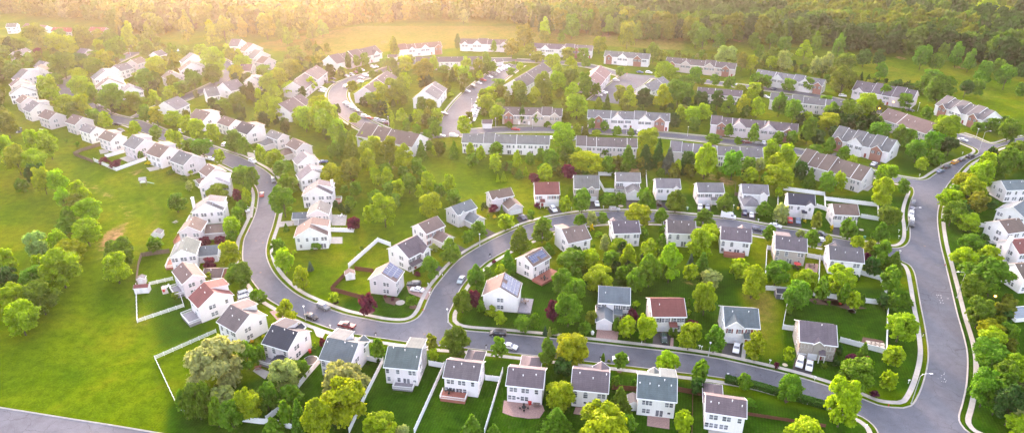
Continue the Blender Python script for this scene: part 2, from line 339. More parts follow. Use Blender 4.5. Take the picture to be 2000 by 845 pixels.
# ------------------------------------------------------------------ kerb lines traced as they run on the ground
def GL(l): return [G(*p) for p in l]
def nearest(cv, px): q = G(*px); return min(range(len(cv)), key=lambda i: (cv[i]-q).length)
KA = catmull(GL([(434,319),(459,331),(484,345),(496,359),(504,376),(503,399),(497,422),(484,451),(476,471),(474,505),(481,528),(496,553),(520,580),(541,594),(577,614),(612,629),(664,646),(728,657),(774,664),(819,670),(859,675),(922,680),(1012,690),(1100,700),(1192,710),(1260,718),(1323,726),(1381,733),(1415,738),(1466,747),(1520,761),(1614,787),(1665,805),(1685,814),(1705,829),(1716,847),(1722,880)]), 1.5)
KT = catmull(GL([(439,297),(470,307),(492,318),(518,333),(537,351),(543,365),(543,388),(540,410),(533,440),(525,463),(520,485),(522,505),(534,531),(556,556),(584,577),(621,594),(669,612),(714,622),(750,629),(780,631),(800,628),(816,620),(827,606),(836,585),(847,564),(864,542),(884,519),(907,499),(955,471),(998,451),(1033,437),(1074,426),(1113,419),(1147,415),(1190,413),(1230,413),(1267,414),(1307,417),(1361,422),(1392,425),(1437,430),(1486,439),(1527,446),(1562,451),(1600,459),(1660,470),(1720,480),(1745,484),(1760,483),(1771,477),(1777,465),(1777,443),(1774,425),(1775,408),(1780,390),(1785,376),(1782,366),(1772,361),(1753,357),(1722,350)]), 1.5)
KI = catmull(GL([(884,637),(876,629),(876,613),(884,596),(900,562),(915,543),(941,519),(957,507),(997,485),(1042,465),(1076,453),(1116,442),(1161,436),(1187,434),(1240,434),(1281,434),(1340,437),(1392,443),(1466,455),(1540,468),(1605,481),(1680,496),(1735,505),(1760,509),(1775,516),(1785,530),(1791,556),(1798,596),(1805,630),(1810,660),(1813,690),(1810,719),(1800,755),(1788,781),(1778,792),(1764,796),(1742,795),(1714,790),(1679,776),(1628,757),(1549,733),(1452,710),(1388,697),(1317,687),(1203,674),(1149,668),(1089,661),(984,651),(910,645)]), 1.5, True)
KC = catmull(GL([(2004,275),(1978,280),(1949,288),(1925,299),(1890,318),(1864,345),(1848,365),(1836,395),(1831,425),(1836,471),(1847,517),(1858,562),(1870,613),(1884,662),(1890,699),(1888,747),(1880,787),(1873,812),(1877,828),(1895,846),(1930,862)]), 1.5)
KE = catmull(GL([(2004,267),(1975,273),(1950,281),(1934,281),(1921,277),(1901,268),(1878,260)]), 1.5)
KN = catmull(GL([(1867,273),(1893,284),(1908,291),(1911,298),(1898,306),(1856,323),(1827,340),(1813,349),(1799,352),(1782,350),(1753,345),(1722,337)]), 1.5)
KG = catmull(GL([(-60,784),(0,795),(68,806),(136,817),(220,830),(304,844),(400,860)]), 3)
j1 = nearest(KT, (812,624)); j2 = nearest(KT, (1757,484)); i0 = nearest(KI, (876,629)); i1 = nearest(KI, (1768,512))
KTa, KTb, KTc = KT[:j1+1], KT[j1:j2+1], KT[j2:]
if i0 > i1: i0 = 0
KIa, KIb = KI[i0:i1+1], KI[i1:]+KI[:i0+1]
def sheet(name, P, mat, z, kind=True):
    from mathutils.geometry import tessellate_polygon
    tri = tessellate_polygon([[Vector((p.x, p.y, 0)) for p in P]])
    me = bpy.data.meshes.new(name); vs = [(p.x, p.y, z) for p in P]; fs = []
    for t in tri:
        a, b, c = (Vector(vs[i]) for i in t); fs.append(t if (b-a).cross(c-a).z > 0 else (t[0], t[2], t[1]))
    me.from_pydata(vs, [], fs); me.materials.append(MAT[mat]); o = inst(name, me)
    if kind: struct(o)
    return o
sheet('road', KA + KC[::-1] + KE + KN + KTc[::-1] + KIb + KTa[::-1], 'asphalt', .012)
sheet('road', KTb + KIa[::-1], 'asphalt', .012)
sheet('road', KG + [KG[-1]+Vector((0,-40,0)), KG[0]+Vector((0,-60,0))], 'asphalt', .012)
SW = MB(); KB = MB()
def kerb(cv, side, closed=False, walk=True, o0=1.35, o1=2.65):
    s = side; strip(KB, cv, offs(cv, .17*s, closed), 0, .13, closed)
    strip(KB, offs(cv, -.22*s, closed), cv, .0, .02, closed)
    if walk: strip(SW, offs(cv, o0*s, closed), offs(cv, o1*s, closed), 0, .06, closed)
kerb(KA, -1); kerb(KT, 1); kerb(KI, -1, True); kerb(KC, 1); kerb(KE, -1); kerb(KN, -1); kerb(KG, 1, walk=False)
# ------------------------------------------------------------------ roads further off: centre lines and widths in metres
FAR = [([(1740,348),(1690,335),(1640,320),(1590,304),(1540,293),(1480,284),(1400,274),(1300,264),(1200,257),(1100,253),(1000,253),(930,257),(870,264),(830,266),(790,264),(745,258)],7),
 ([(1888,272),(1868,266),(1820,249),(1770,232),(1700,212),(1640,197),(1560,182),(1480,172),(1420,165),(1340,155),(1270,150),(1215,146),(1160,131),(1110,124),(1050,120),(990,117)],7),
 ([(1247,146),(1215,172),(1182,200)],20),
 ([(872,266),(893,228),(922,190),(962,155),(1003,126)],15.5),
 ([(752,262),(712,243),(676,218),(659,190),(668,168),(700,153),(745,141),(790,126),(840,119),(900,118),(1000,117)],11),
 ([(448,310),(400,292),(360,279),(320,265),(290,252),(262,240),(235,235),(205,227),(180,212),(150,195),(132,180),(128,165),(145,152),(190,135),(230,118),(265,102)],8.2),
 ([(272,230),(300,215),(330,203),(365,190),(410,170),(438,155),(447,140),(436,122),(405,108)],7.5),
 ([(430,40),(600,25),(760,12),(1000,5)],8)][:7]
fc = [(catmull(GL(p), 3), w) for p, w in FAR]
for i, (cv, w) in enumerate(fc):
    mb = MB(); strip(mb, offs(cv, -w/2), offs(cv, w/2), 0, .016+.004*i); struct(inst('road', mb.mesh('road', 'asphalt')))
    for s in (-1, 1):
        for o0, o1, h, tgt in ((w/2, w/2+.25, .12, KB), (w/2+1.1, w/2+2.3, .06, SW)):
            A, B = offs(cv, o0*s), offs(cv, o1*s)
            for q in range(len(A)-1):
                mid = (A[q]+B[q+1])/2; bad = False
                for j, (c2, w2) in enumerate(fc):
                    if j != i and min((mid-p).length for p in c2) < w2/2+.6: bad = True; break
                if not bad and min(min((mid-p).length for p in KA[::3]), min((mid-p).length for p in KT[::3])) < 4.0 and mid.x > -120: bad = True
                if not bad: strip(tgt, A[q:q+2], B[q:q+2], 0, h)
struct(inst('kerb', KB.mesh('kerb', 'conc'))); struct(inst('sidewalk', SW.mesh('sidewalk', 'conc')))
# ------------------------------------------------------------------ driveways, patios and worn paint
for k, mat, pts in [('e6','drive',[(218,222),(348,235),(338,345),(208,312)]),('e6','conc',[(352,236),(385,240),(368,350),(342,345)]),('e6','drive',[(715,330),(850,360),(820,462),(692,420)]),
 ('e5','paver',[(412,120),(558,150),(545,226),(398,208)]),('e5','drive',[(800,150),(915,165),(900,268),(788,250)]),('e5','paver',[(915,190),(935,192),(932,268),(908,266)]),
 ('d6','paver',[(680,480),(860,500),(822,582),(700,535)]),('e3','paver',[(620,10),(700,-8),(742,62),(690,90)]),('e3','conc',[(915,115),(1010,148),(985,195),(945,180)]),
 ('d6','drive',[(895,345),(950,368),(925,405),(880,385)]),('d6','drive',[(1030,200),(1110,243),(1068,275),(1030,230)]),('d6','drive',[(1222,88),(1312,132),(1252,160),(1212,130)]),
 ('d1','drive',[(380,790),(445,770),(505,808),(410,842)]),('d1','drive',[(592,725),(668,715),(702,768),(628,788)]),('d1','drive',[(880,680),(945,680),(968,738),(880,742)]),
 ('d1','drive',[(1137,672),(1215,675),(1215,722),(1140,730)]),('d2','drive',[(110,680),(180,685),(195,742),(115,738)]),('d2','drive',[(395,710),(485,715),(490,765),(395,755)]),
 ('d2','drive',[(695,750),(797,760),(792,812),(695,805)]),('d2','drive',[(1010,790),(1105,800),(1112,858),(1010,848)]),('e1','drive',[(95,65),(142,65),(138,142),(92,132)]),
 ('d5','conc',[(578,515),(655,530),(690,592),(590,612)]),('d5','conc',[(462,415),(515,430),(500,480),(468,465)]),('d5','conc',[(860,45),(962,38),(955,72),(848,85)]),
 ('c7','conc',[(640,340),(690,350),(700,385),(650,372)]),('c7','conc',[(345,245),(405,262),(385,290),(335,268)]),('c7','conc',[(630,720),(690,715),(680,790),(640,800)]),
 ('d3','drive',[(370,398),(428,410),(395,455),(340,435)]),('d3','drive',[(75,350),(140,362),(110,392),(60,380)]),('d3','conc',[(290,600),(350,560),(370,575),(335,610)]),
 ('e4','paver',[(1000,620),(1265,650),(1280,690),(1245,742),(1170,745),(1060,730),(990,705)]),('e5','paver',[(755,722),(908,740),(905,818),(752,795)]),('e5','paver',[(262,665),(480,690),(470,745),(245,712)]),
 ('e3','conc',[(535,390),(625,425),(590,475),(505,418)]),('d8','paver',[(1140,330),(1225,335),(1220,395),(1130,380)]),('e7','mulch',[(300,185),(440,210),(452,268),(285,235)]),
 ('c7','conc',[(1225,770),(1330,775),(1320,845),(1225,845)]),('d5','conc',[(1220,150),(1298,150),(1298,195),(1215,195)]),('d4','conc',[(1105,490),(1140,480),(1160,535),(1120,545)]),
 ('c6','conc',[(680,325),(740,325),(750,345),(690,355)]),('c6','conc',[(820,385),(890,365),(935,395),(880,412)]),('c6','conc',[(1005,450),(1080,440),(1100,460),(1030,475)]),
 ('c6','conc',[(270,180),(320,185),(310,200),(270,195)]),('e1','conc',[(1155,145),(1245,140),(1260,180),(1150,170)]),('e3','drive',[(900,320),(965,330),(920,400),(865,365)]),('e6','conc',[(120,800),(275,832),(270,900),(115,900)]),
 ('d8','mulch',[(1140,570),(1400,580),(1400,625),(1200,610)]),('e1','mulch',[(0,585),(130,590),(330,640),(200,650)]),('d6','mulch',[(520,560),(640,570),(600,620),(540,600)])]:
    nm = {'drive':'driveway','paver':'driveway','conc':'patio','mulch':'flower_bed'}[mat]
    sheet(nm, [GK(k, *p) for p in pts], mat, .045 if mat != 'mulch' else .03)
for k, x, y, r, m in [('e6',155,275,22,'stone'),('e6',433,328,24,'stone'),('e6',645,376,18,'tan'),('e6',1103,8,26,'stone'),('e1',222,660,24,'stone'),('d6',432,665,26,'mulch'),('d6',728,630,26,'mulch'),('d6',197,600,20,'mulch'),('d6',640,600,32,'stone'),('e5',562,420,18,'mulch'),('d1',1100,712,18,'stone'),('d1',1268,712,18,'stone'),('d8',1195,90,14,'stone'),('e1',290,100,16,'stone'),('d5',1255,600,20,'mulch'),('e6',652,625,16,'mulch')]:
    c = GK(k, x, y); r = r/3.52/scl(c)
    mb = MB(); mb.poly([(c.x+r*math.cos(t*PI/10), c.y+r*math.sin(t*PI/10), .04) for t in range(20)]); struct(inst('tree_bed', mb.mesh('tree_bed', m)))
mk = MB()
def dash(k, pts):
    for x, y, w, h in pts:
        P = [GK(k, x+a*w, y+b*h) for a, b in ((-1,1),(1,1),(1,-1),(-1,-1))]; mk.poly([(p.x, p.y, .018) for p in P])
dash('e1', [(809,547,2.5,1.6),(822,548,2.5,1.6),(836,551,3,1.8),(812,560,1.5,1.5),(839,566,3.5,2),(829,584,2.5,1.5),(848,586,3,1.6),(834,600,3.2,1.6),(852,604,2.5,1.2),(884,572,7,.8)])
dash('e7', [(862,431,3,1.6),(858,441,2.4,3),(842,449,3.4,1.6),(838,463,1.6,2),(861,473,3.2,2.6),(842,488,2,1.6),(855,492,2.4,1.6),(868,492,2.6,2.4),(818,470,1,2),(874,484,2,1.6)])
struct(inst('road_marking', mk.mesh('road_marking', 'paint')))
for k, x, y in [('d5',705,175),('d5',735,393),('d5',752,188),('e4',455,165),('c7',780,550),('e1',725,212)]:
    c = GK(k, x, y); mb = MB(); mb.poly([(c.x+.4*math.cos(t*PI/8), c.y+.4*math.sin(t*PI/8), .02) for t in range(16)]); tag(inst('manhole_cover', mb.mesh('manhole_cover', 'woodf')), '', 'manhole cover', 'manhole covers set in the asphalt')['auto'] = 'round grey manhole cover set in the asphalt'
# ------------------------------------------------------------------ houses
RC = dict(maroon=(.19,.062,.058), brown=(.155,.108,.098), purple=(.120,.100,.112), grey=(.150,.145,.155), slate=(.112,.140,.150), black=(.034,.038,.055), pale=(.38,.36,.37), red=(.26,.05,.05), pink=(.2,.12,.12))
WC = dict(white=(.82,.79,.81), lav=(.63,.58,.61), tan=(.46,.42,.39), stone=(.36,.33,.30), pink=(.55,.47,.47), brick=(.38,.15,.11))
def win_mesh(kind):
    f, g = MB(), MB()
    def unit(x0, x1, z0, z1, rail=True):
        t = .07
        f.box(x0, x1, -.05, 0, z0, z0+t); f.box(x0, x1, -.05, 0, z1-t, z1); f.box(x0, x0+t, -.05, 0, z0+t, z1-t); f.box(x1-t, x1, -.05, 0, z0+t, z1-t)
        if rail: zm = (z0+z1)/2; f.box(x0+t, x1-t, -.045, 0, zm-.03, zm+.03)
        g.box(x0+t, x1-t, -.022, 0, z0+t, z1-t)
    if kind == 'single': unit(-.5, .5, -.75, .75)
    if kind == 'double': unit(-1.05, -.03, -.75, .75); unit(.03, 1.05, -.75, .75)
    if kind == 'small': unit(-.45, .45, -.4, .4, False)
    if kind == 'wide': unit(-1.3, -.45, -.75, .75); unit(-.43, .43, -.75, .75); unit(.45, 1.3, -.75, .75)
    if kind == 'patio': unit(-.95, -.02, -1.05, 1.05, False); unit(.02, .95, -1.05, 1.05, False)
    if kind == 'arch':
        unit(-.6, .6, -1.0, .45)
        P = [(.6*math.cos(a), .47+.6*math.sin(a)) for a in [PI*i/8 for i in range(9)]]; Q = [(.52*math.cos(a), .5+.5*math.sin(a)) for a in [PI*i/8 for i in range(9)]]
        for i in range(8): f.solid([(P[i][0],0,P[i][1]),(Q[i][0],0,Q[i][1]),(Q[i+1][0],0,Q[i+1][1]),(P[i+1][0],0,P[i+1][1])], [(P[i][0],-.05,P[i][1]),(Q[i][0],-.05,Q[i][1]),(Q[i+1][0],-.05,Q[i+1][1]),(P[i+1][0],-.05,P[i+1][1])])
        g.poly([(x, -.022, z) for x, z in Q])
    both = MB(); both.v = f.v+g.v; both.f = f.f+[tuple(i+len(f.v) for i in q) for q in g.f]; both.m = [0]*len(f.f)+[1]*len(g.f)
    return f.mesh('window', 'frame'), g.mesh('pane', 'glass'), both.mesh('window', ['frame', 'glass'])
WM = {k: win_mesh(k) for k in ('single','double','small','wide','patio','arch')}
WW = dict(single=1.0, double=2.1, small=.9, wide=2.6, patio=1.9, arch=1.2)
def one(name, mat, fn):
    mb = MB(); fn(mb); return mb.mesh(name, mat)
def gdoor(mb, w=4.6):
    for i in range(4): mb.box(-w/2, w/2, -.05+.012*(i % 2), 0, .02+.53*i, .02+.53*i+.5)
GD = {w: one('garage_door', 'garage', lambda m, w=w: gdoor(m, w)) for w in (2.5, 4.7)}
DR = {c: one('door', c, lambda m: (m.box(-.48, .48, -.05, 0, .05, 2.1), m.box(-.3, .3, -.07, -.05, 1.1, 1.9), m.box(-.3, .3, -.07, -.05, .25, .85))) for c in ('door', 'doorw')}
SH = {c: one('shutter', c, lambda m: [m.box(-.19, .19, -.04, 0, -.75+i*.3, -.75+i*.3+.27) for i in range(5)]) for c in ('shutter', 'shutterd')}
VENT = one('roof_vent', 'white', lambda m: (m.tube([(0,0,-.3),(0,0,.35)], [.09,.09], 6), m.tube([(0,0,.35),(0,0,.45)], [.16,.13], 6)))
def gable(RO, FA, x0, x1, y0, y1, ze, t, axis='x', th=.13, e=.12):
    ym = (y0+y1)/2; xm = (x0+x1)/2
    for s in (-1, 1):
        for mb, ex, dz, tk in ((RO, 0, 0, th), (FA, e, -.035, .2)):
            if axis == 'x':
                ya = (y0-ex) if s < 0 else (y1+ex); za = ze-ex*t; zr = ze+(y1-y0)/2*t
                top = [(x0-ex, ya, za), (x1+ex, ya, za), (x1+ex, ym, zr), (x0-ex, ym, zr)]
            else:
                xa = (x0-ex) if s < 0 else (x1+ex); za = ze-ex*t; zr = ze+(x1-x0)/2*t
                top = [(xa, y0-ex, za), (xa, y1+ex, za), (xm, y1+ex, zr), (xm, y0-ex, zr)]
            if (s > 0) == (axis == 'x'): top = top[::-1]
            mb.solid([(p[0], p[1], p[2]+dz-tk) for p in top], [(p[0], p[1], p[2]+dz) for p in top])
    return zr
def gwall(W, x0, x1, y0, y1, ze, t, axis='x', i=.3, z0=0):
    x0 += i; x1 -= i; y0 += i; y1 -= i; a = ze+i*t-.17
    if axis == 'x':
        b = a+(y1-y0)/2*t; L = [(y0, z0), (y1, z0), (y1, a), ((y0+y1)/2, b), (y0, a)]
        W.solid([(x0, y, z) for y, z in L], [(x1, y, z) for y, z in L])
    else:
        b = a+(x1-x0)/2*t; L = [(x0, z0), (x0, a), ((x0+x1)/2, b), (x1, a), (x1, z0)]
        W.solid([(x, y0, z) for x, z in L], [(x, y1, z) for x, z in L])
def hip(RO, FA, x0, x1, y0, y1, ze, t):
    w, d = x1-x0, y1-y0; h = min(w, d)/2; zr = ze+h*t
    if w >= d: A, B = (x0+h, (y0+y1)/2, zr), (x1-h-.01, (y0+y1)/2, zr)
    else: A, B = ((x0+x1)/2, y0+h, zr), ((x0+x1)/2, y1-h-.01, zr)
    a, b, c, d_ = (x0,y0,ze), (x1,y0,ze), (x1,y1,ze), (x0,y1,ze)
    if w >= d: fs = [(a,b,B,A), (b,c,B), (c,d_,A,B), (d_,a,A)]
    else: fs = [(a,b,A), (b,c,B,A), (c,d_,B), (d_,a,A,B)]
    for f in fs: RO.poly(f)
    RO.poly([(x0,y0,ze-.01),(x0,y1,ze-.01),(x1,y1,ze-.01),(x1,y0,ze-.01)])
    FA.box(x0-.1, x1+.1, y0-.1, y1+.1, ze-.22, ze-.03)
HOUSES = []
def tint(c, sd, a=.035):
    r = random.Random(int(sd*1000)); k = r.uniform(1-a*1.5, 1+a); return tuple(max(.01, v*k*r.uniform(1-a*.6, 1+a*.6)) for v in c)
def frame_of(k, P, Q, Rr, ze):
    kp = kq = kr = k
    if isinstance(P[0], str): kp, P = P[0], P[1:]
    if isinstance(Q[0], str): kq, Q = Q[0], Q[1:]
    p, q = GK(kp, *P, ze), GK(kq, *Q, ze)
    if isinstance(Rr, (int, float)): dep = float(Rr)
    else:
        if isinstance(Rr[0], str): kr, Rr = Rr[0], Rr[1:]
        r = GK(kr, *Rr, ze); ax = (q-p).normalized(); nn = Vector((-ax.y, ax.x, 0)); dep = abs((r-p).dot(nn))
    w = (q-p).length; ax = (q-p).normalized(); nn = Vector((-ax.y, ax.x, 0))
    c = (p+q)/2+nn*dep/2; c.z = 0
    return c, math.atan2(ax.y, ax.x), w, dep
def house(k, P, Q, Rr, roof='grey', wall='white', ridge='x', near='back', lod=1, label='', ref='', cat='house', name='house', group=None, eave=5.6, t=.6,
          shed=None, gables=(), wings=(), garage=(), doors=(), win2=None, win1=None, sides=True, deck=None, porch=None, solar=None, chimney=None, shut=None, vents=1, veneer=None, units=0, twist=0, sunroom=None, dmin=7.5, rows=2):
    c, rz, w, d = frame_of(k, P, Q, Rr, eave)
    rz += R(twist)
    if d < dmin:
        nn = Vector((-math.sin(rz), math.cos(rz), 0)); c += nn*(dmin-d)/2; d = dmin
    if d > 14.5: nn = Vector((-math.sin(rz), math.cos(rz), 0)); c -= nn*(d-14.5)/2; d = 14.5
    w = max(w, 5)
    H = empty(name, c, rz); H['auto'] = label; HOUSES.append(dict(o=H, ref=ref, c=c.copy(), r=math.hypot(w, d)/2, cat=cat))
    tag(H, label, cat, group)
    x0, x1, y0, y1 = -w/2, w/2, -d/2, d/2
    W, RO, FA, V2 = MB(), MB(), MB(), MB(); X = lambda u: x0+u*w
    zr = gable(RO, FA, x0, x1, y0, y1, eave, t, ridge); gwall(W, x0, x1, y0, y1, eave, t, ridge)
    if units:      # slight steps in the long roof and party walls
        for i in range(1, units):
            if i % 3 == 2: FA.solid([(X(i/units)-.09, y0+.02, eave-.02), (X(i/units)+.09, y0+.02, eave-.02), (X(i/units)+.09, 0, zr-.02), (X(i/units)-.09, 0, zr-.02)], [(X(i/units)-.09, y0+.02, eave+.07), (X(i/units)+.09, y0+.02, eave+.07), (X(i/units)+.09, 0, zr+.07), (X(i/units)-.09, 0, zr+.07)])
        st = random.Random(int(w*100)); a0 = 0
        for i in range(0, units-1, 2):
            if st.random() < .35: gable(RO, FA, X(i/units), X((i+1)/units), y0-.5, y1+.5, eave+.28, t); gwall(W, X(i/units)-.2, X((i+1)/units)+.2, y0-.5, y1+.5, eave+.28, t)
    if shed:
        u0, u1, t2 = shed
        if ridge == 'x':
            ze2 = zr-(d/2)*t2; L = [(.1, 0), (y1-.1, 0), (y1-.1, zr-(y1-.1)*t2-.16), (.1, zr-.2)]
            W.solid([(X(u0)+.12, y, z) for y, z in L], [(X(u1)-.3, y, z) for y, z in L])
            top = [(X(u0), y1+.2, zr-(y1+.2)*t2+.03), (X(u0), 0, zr+.03), (X(u1)+.02, 0, zr+.03), (X(u1)+.02, y1+.2, zr-(y1+.2)*t2+.03)]
        else:
            a, b = y0+u0*d, y0+u1*d; L = [(.1, 0), (.1, zr-.2), (x1-.1, zr-(x1-.1)*t2-.16), (x1-.1, 0)]
            W.solid([(x, a+.12, z) for x, z in L], [(x, b-.3, z) for x, z in L])
            top = [(0, a, zr+.03), (x1+.2, a, zr-(x1+.2)*t2+.03), (x1+.2, b+.02, zr-(x1+.2)*t2+.03), (0, b+.02, zr+.03)]
            top = top
        nrm = (Vector(top[1])-Vector(top[0])).cross(Vector(top[2])-Vector(top[0]))
        if nrm.z < 0: top = top[::-1]
        RO.solid([(p[0], p[1], p[2]-.13) for p in top], top)
        ex = [(p[0]*1.012, p[1]*1.012+(-.12 if ridge == 'y' and p[1] < y0+u0*d+.1 else 0), p[2]-.04) for p in top]
        ex = [(p[0]-(.12 if ridge == 'x' and p[0] < X(u0)+.1 else 0), p[1], p[2]) for p in ex]
        FA.solid([(p[0], p[1], p[2]-.2) for p in ex], ex)
    def addwin(kind, side, a, z, off=0, sh=None):
        i = .3; pos = {'n': (a, y0+i-off, z, 0), 'f': (a, y1-i+off, z, PI), 'r': (x1-i+off, a, z, PI/2), 'l': (x0+i-off, a, z, -PI/2)}[side]
        fm, pm, bm = WM[kind]
        if lod >= 2: f = inst('window', fm, H, pos[:3], pos[3]); inst('pane', pm, f)
        else: f = inst('window', bm, H, pos[:3], pos[3])
        if sh and side in 'nf' and lod >= 1 and kind != 'arch':
            for s in (-1, 1): inst('shutter', SH[sh], H, (a+s*(WW[kind]/2+.24), pos[1], z), pos[3])
    for gi, g in enumerate(gables):
        uc, gw, proj, side, gm = tuple(g)+(.5, 'n', 'wall')[len(g)-2:]
        sg = -1 if side == 'n' else 1; cx = X(uc); hw = gw/2; tt = .82; rise = hw*tt; back = rise/t
        if cx-hw < x0: cx = x0+hw
        if cx+hw > x1: cx = x1-hw
        ya, yb = (y0-proj, y0+back) if sg < 0 else (y1-back, y1+proj)
        gable(RO, FA, cx-hw, cx+hw, ya, yb, eave, tt, 'y', th=.12, e=.2 if units else .16)
        tgt = W if gm == 'wall' else MB()
        z0 = 0
        if sg < 0: gwall(tgt, cx-hw+.05, cx+hw-.05, ya, y0+1.2, eave, tt, 'y', z0=z0)
        else: gwall(tgt, cx-hw+.05, cx+hw-.05, y1-1.2, yb, eave, tt, 'y', z0=z0)
        if gm != 'wall': inst('brick_front', tgt.mesh('brick_front', 'brick'), H)
        if gw > 3.2 and lod >= 1:
            for q in ((-.25, .25) if gw > 5 else (0,)): addwin('double' if gw > 6 and lod else 'single', side, cx+q*gw, 4.3, proj+.02, shut)
    for wg in wings:     # (u0, u1, projection, side, roof kind)
        u0, u1, pr, side, rk = wg
        a, b = X(u0), X(u1); ya, yb = (y0-pr, y0+1.0) if side == 'n' else (y1-1.0, y1+pr)
        if rk == 'gable': gable(RO, FA, a, b, ya, yb+(1.5 if side == 'n' else 0), 2.95, .6, 'y'); gwall(W, a, b, ya, yb, 2.95, .6, 'y')
        elif rk == 'side': gable(RO, FA, a, b, ya, yb+1.5, 2.95, .5, 'x'); gwall(W, a, b, ya, yb, 2.95, .5, 'x')
        else: hip(RO, FA, a, b, ya, yb+2, 3.0, .62); W.box(a+.3, b-.3, ya+.3, yb, 0, 2.95)
        gw = 4.7 if (b-a) > 5.4 else 2.5
        if side == 'n': inst('garage_door', GD[gw], H, ((a+b)/2, ya+.3-.01, 0))
        else: inst('garage_door', GD[gw], H, ((a+b)/2, yb-.3+.01, 0), PI)
    sd = -1
    if porch:
        a, b = X(porch[0]), X(porch[1]); pz = 2.9
        top = [(a, y0-1.5, pz), (b, y0-1.5, pz), (b, y0+.35, pz+.7), (a, y0+.35, pz+.7)]
        RO.solid([(p[0], p[1], p[2]-.12) for p in top], top); FA.box(a-.05, b+.05, y0-1.56, y0-1.44, pz-.3, pz-.14)
        FA.box(a+.1, a+.28, y0-1.4, y0-1.22, 0, pz-.28); FA.box(b-.28, b-.1, y0-1.4, y0-1.22, 0, pz-.28)
    if sunroom:
        a, b = X(sunroom[0]), X(sunroom[1]); pr = sunroom[2]
        gable(RO, FA, a, b, y0-pr, y0+1.2, 2.7, .35, 'y'); gwall(W, a, b, y0-pr, y0+.5, 2.7, .35, 'y')
        for q in (.28, .72):
            f = inst('window', WM['double'][2], H, (a+q*(b-a), y0-pr+.28, 1.5))
    for gx, gw in garage: inst('garage_door', GD[gw], H, (X(gx), y0+.3-(gables[0][2] if gables and len(gables[0]) > 2 and abs(X(gables[0][0])-X(gx)) < gables[0][1]/2 else 0)-.02, 0))
    for dx, dc in doors: inst('door', DR[dc], H, (X(dx), y0+.28, .1))
    # windows
    if win2 is None:
        n = max(1, int(round(w/3.3))); rr = random.Random(int(w*977+d*31)); win2 = [((i+.5)/n, rr.choice(['double','double','single'])) for i in range(n)]
    if win1 is None:
        n = max(1, int(round(w/3.6))); rr = random.Random(int(w*77+d*31)); win1 = [((i+.5)/n, rr.choice(['double','single','small'] if near == 'front' else ['double','patio','single'])) for i in range(n)]
    def covered(u, z):
        if z > 3: return any(abs(X(u)-X(g[0])) < g[1]/2+.7 and (len(g) < 4 or g[3] == 'n') for g in gables)
        return any(abs(X(u)-X(g)) < gw/2+.9 for g, gw in garage) or any(X(a[0]) < X(u) < X(a[1]) for a in wings if a[3] == 'n') or any(abs(X(u)-X(q)) < 1.2 for q, _ in doors) or (any(abs(X(u)-X(g[0])) < g[1]/2+.7 and (len(g) < 4 or g[3] == 'n') for g in gables)) or (sunroom and sunroom[0] < u < sunroom[1])
    if near != 'blank':
        for u, kd in win2:
            if not covered(u, 4): addwin(kd, 'n', X(u), 4.15 if kd != 'arch' else 4.0, 0.01, shut)
        for u, kd in win1:
            if not covered(u, 1.5): addwin(kd, 'n', X(u), 1.55 if kd != 'patio' else 1.2, 0.01, shut if kd in ('single', 'double') else None)
    nrm = Vector((math.cos(rz), math.sin(rz), 0)); tocam = (Vector((0, 0, 0))-c).normalized()
    lr = ['r', 'l'] if lod >= 2 else (['r'] if nrm.dot(tocam) > 0 else ['l'])
    if sides:
        for s in lr:
            if d > 6: kk = 'double' if lod >= 1 else 'single'; addwin(kk, s, -d*.12, 4.15, .01); addwin(kk, s, -d*.10, 1.55, .01)
            if lod >= 2: addwin('single', s, d*.28, 4.15, .01)
    if lod >= 2:
        n = max(1, int(w/4))
        for i in range(n): addwin('double', 'f', X((i+.5)/n), 4.15, .01); 
    if veneer:
        VV = MB(); VV.box(x0+.28, x1-.28, y0+.24, y0+.3, 0.02, eave-.25); inst('stone_veneer', VV.mesh('stone_veneer', veneer), H)
    if solar:
        S = MB(); uu0, uu1, v0, v1 = solar[1]
        sgn = {'n': (0, -1), 'f': (0, 1), 'r': (1, 0), 'l': (-1, 0)}[solar[0]]
        def on(u, v, h):    # u along ridge, v from eave to ridge
            if solar[0] in 'nf': x = X(u); yy = (d/2)*(1-v)*sgn[1]; return (x, yy, eave+v*(d/2)*t+h)
            yy = y0+u*d; x = (w/2)*(1-v)*sgn[0]; return (x, yy, eave+v*(w/2)*t+h)
        nu = max(2, round((uu1-uu0)*(w if solar[0] in 'nf' else d)/1.05)); nv = max(1, round((v1-v0)*((d if solar[0] in 'nf' else w)/2)*1.16/1.65)); SF = MB()
        for i in range(nu):
            for j in range(nv):
                if (i, j) in (solar[2] if len(solar) > 2 else ()): continue
                a, b = uu0+(uu1-uu0)*(i+.03)/nu, uu0+(uu1-uu0)*(i+.97)/nu; e, f = v0+(v1-v0)*(j+.02)/nv, v0+(v1-v0)*(j+.98)/nv
                L = [on(a,e,.16), on(b,e,.16), on(b,f,.16), on(a,f,.16)]; Lb = [on(a,e,.08), on(b,e,.08), on(b,f,.08), on(a,f,.08)]
                if (Vector(L[1])-Vector(L[0])).cross(Vector(L[2])-Vector(L[0])).z < 0: L, Lb = L[::-1], Lb[::-1]
                SF.solid(Lb, L); m_ = [(sum(p[q] for p in L)/4) for q in range(3)]
                In = [tuple(m_[q]+(p[q]-m_[q])*.93+(.012 if q == 2 else 0) for q in range(3)) for p in L]; S.poly(In)
        so = inst('solar_panel', SF.mesh('solar_panel', 'solarf'), H); inst('cells', S.mesh('cells', 'solar'), so)
    inst('wall', W.mesh('wall', 'wall'), H, col=tint(WC[wall], w*17+d)); ro = inst('roof', RO.mesh('roof', 'roof'), H, col=tint(RC[roof], w*7+d*3, .10)); inst('trim', FA.mesh('trim', 'white'), H)
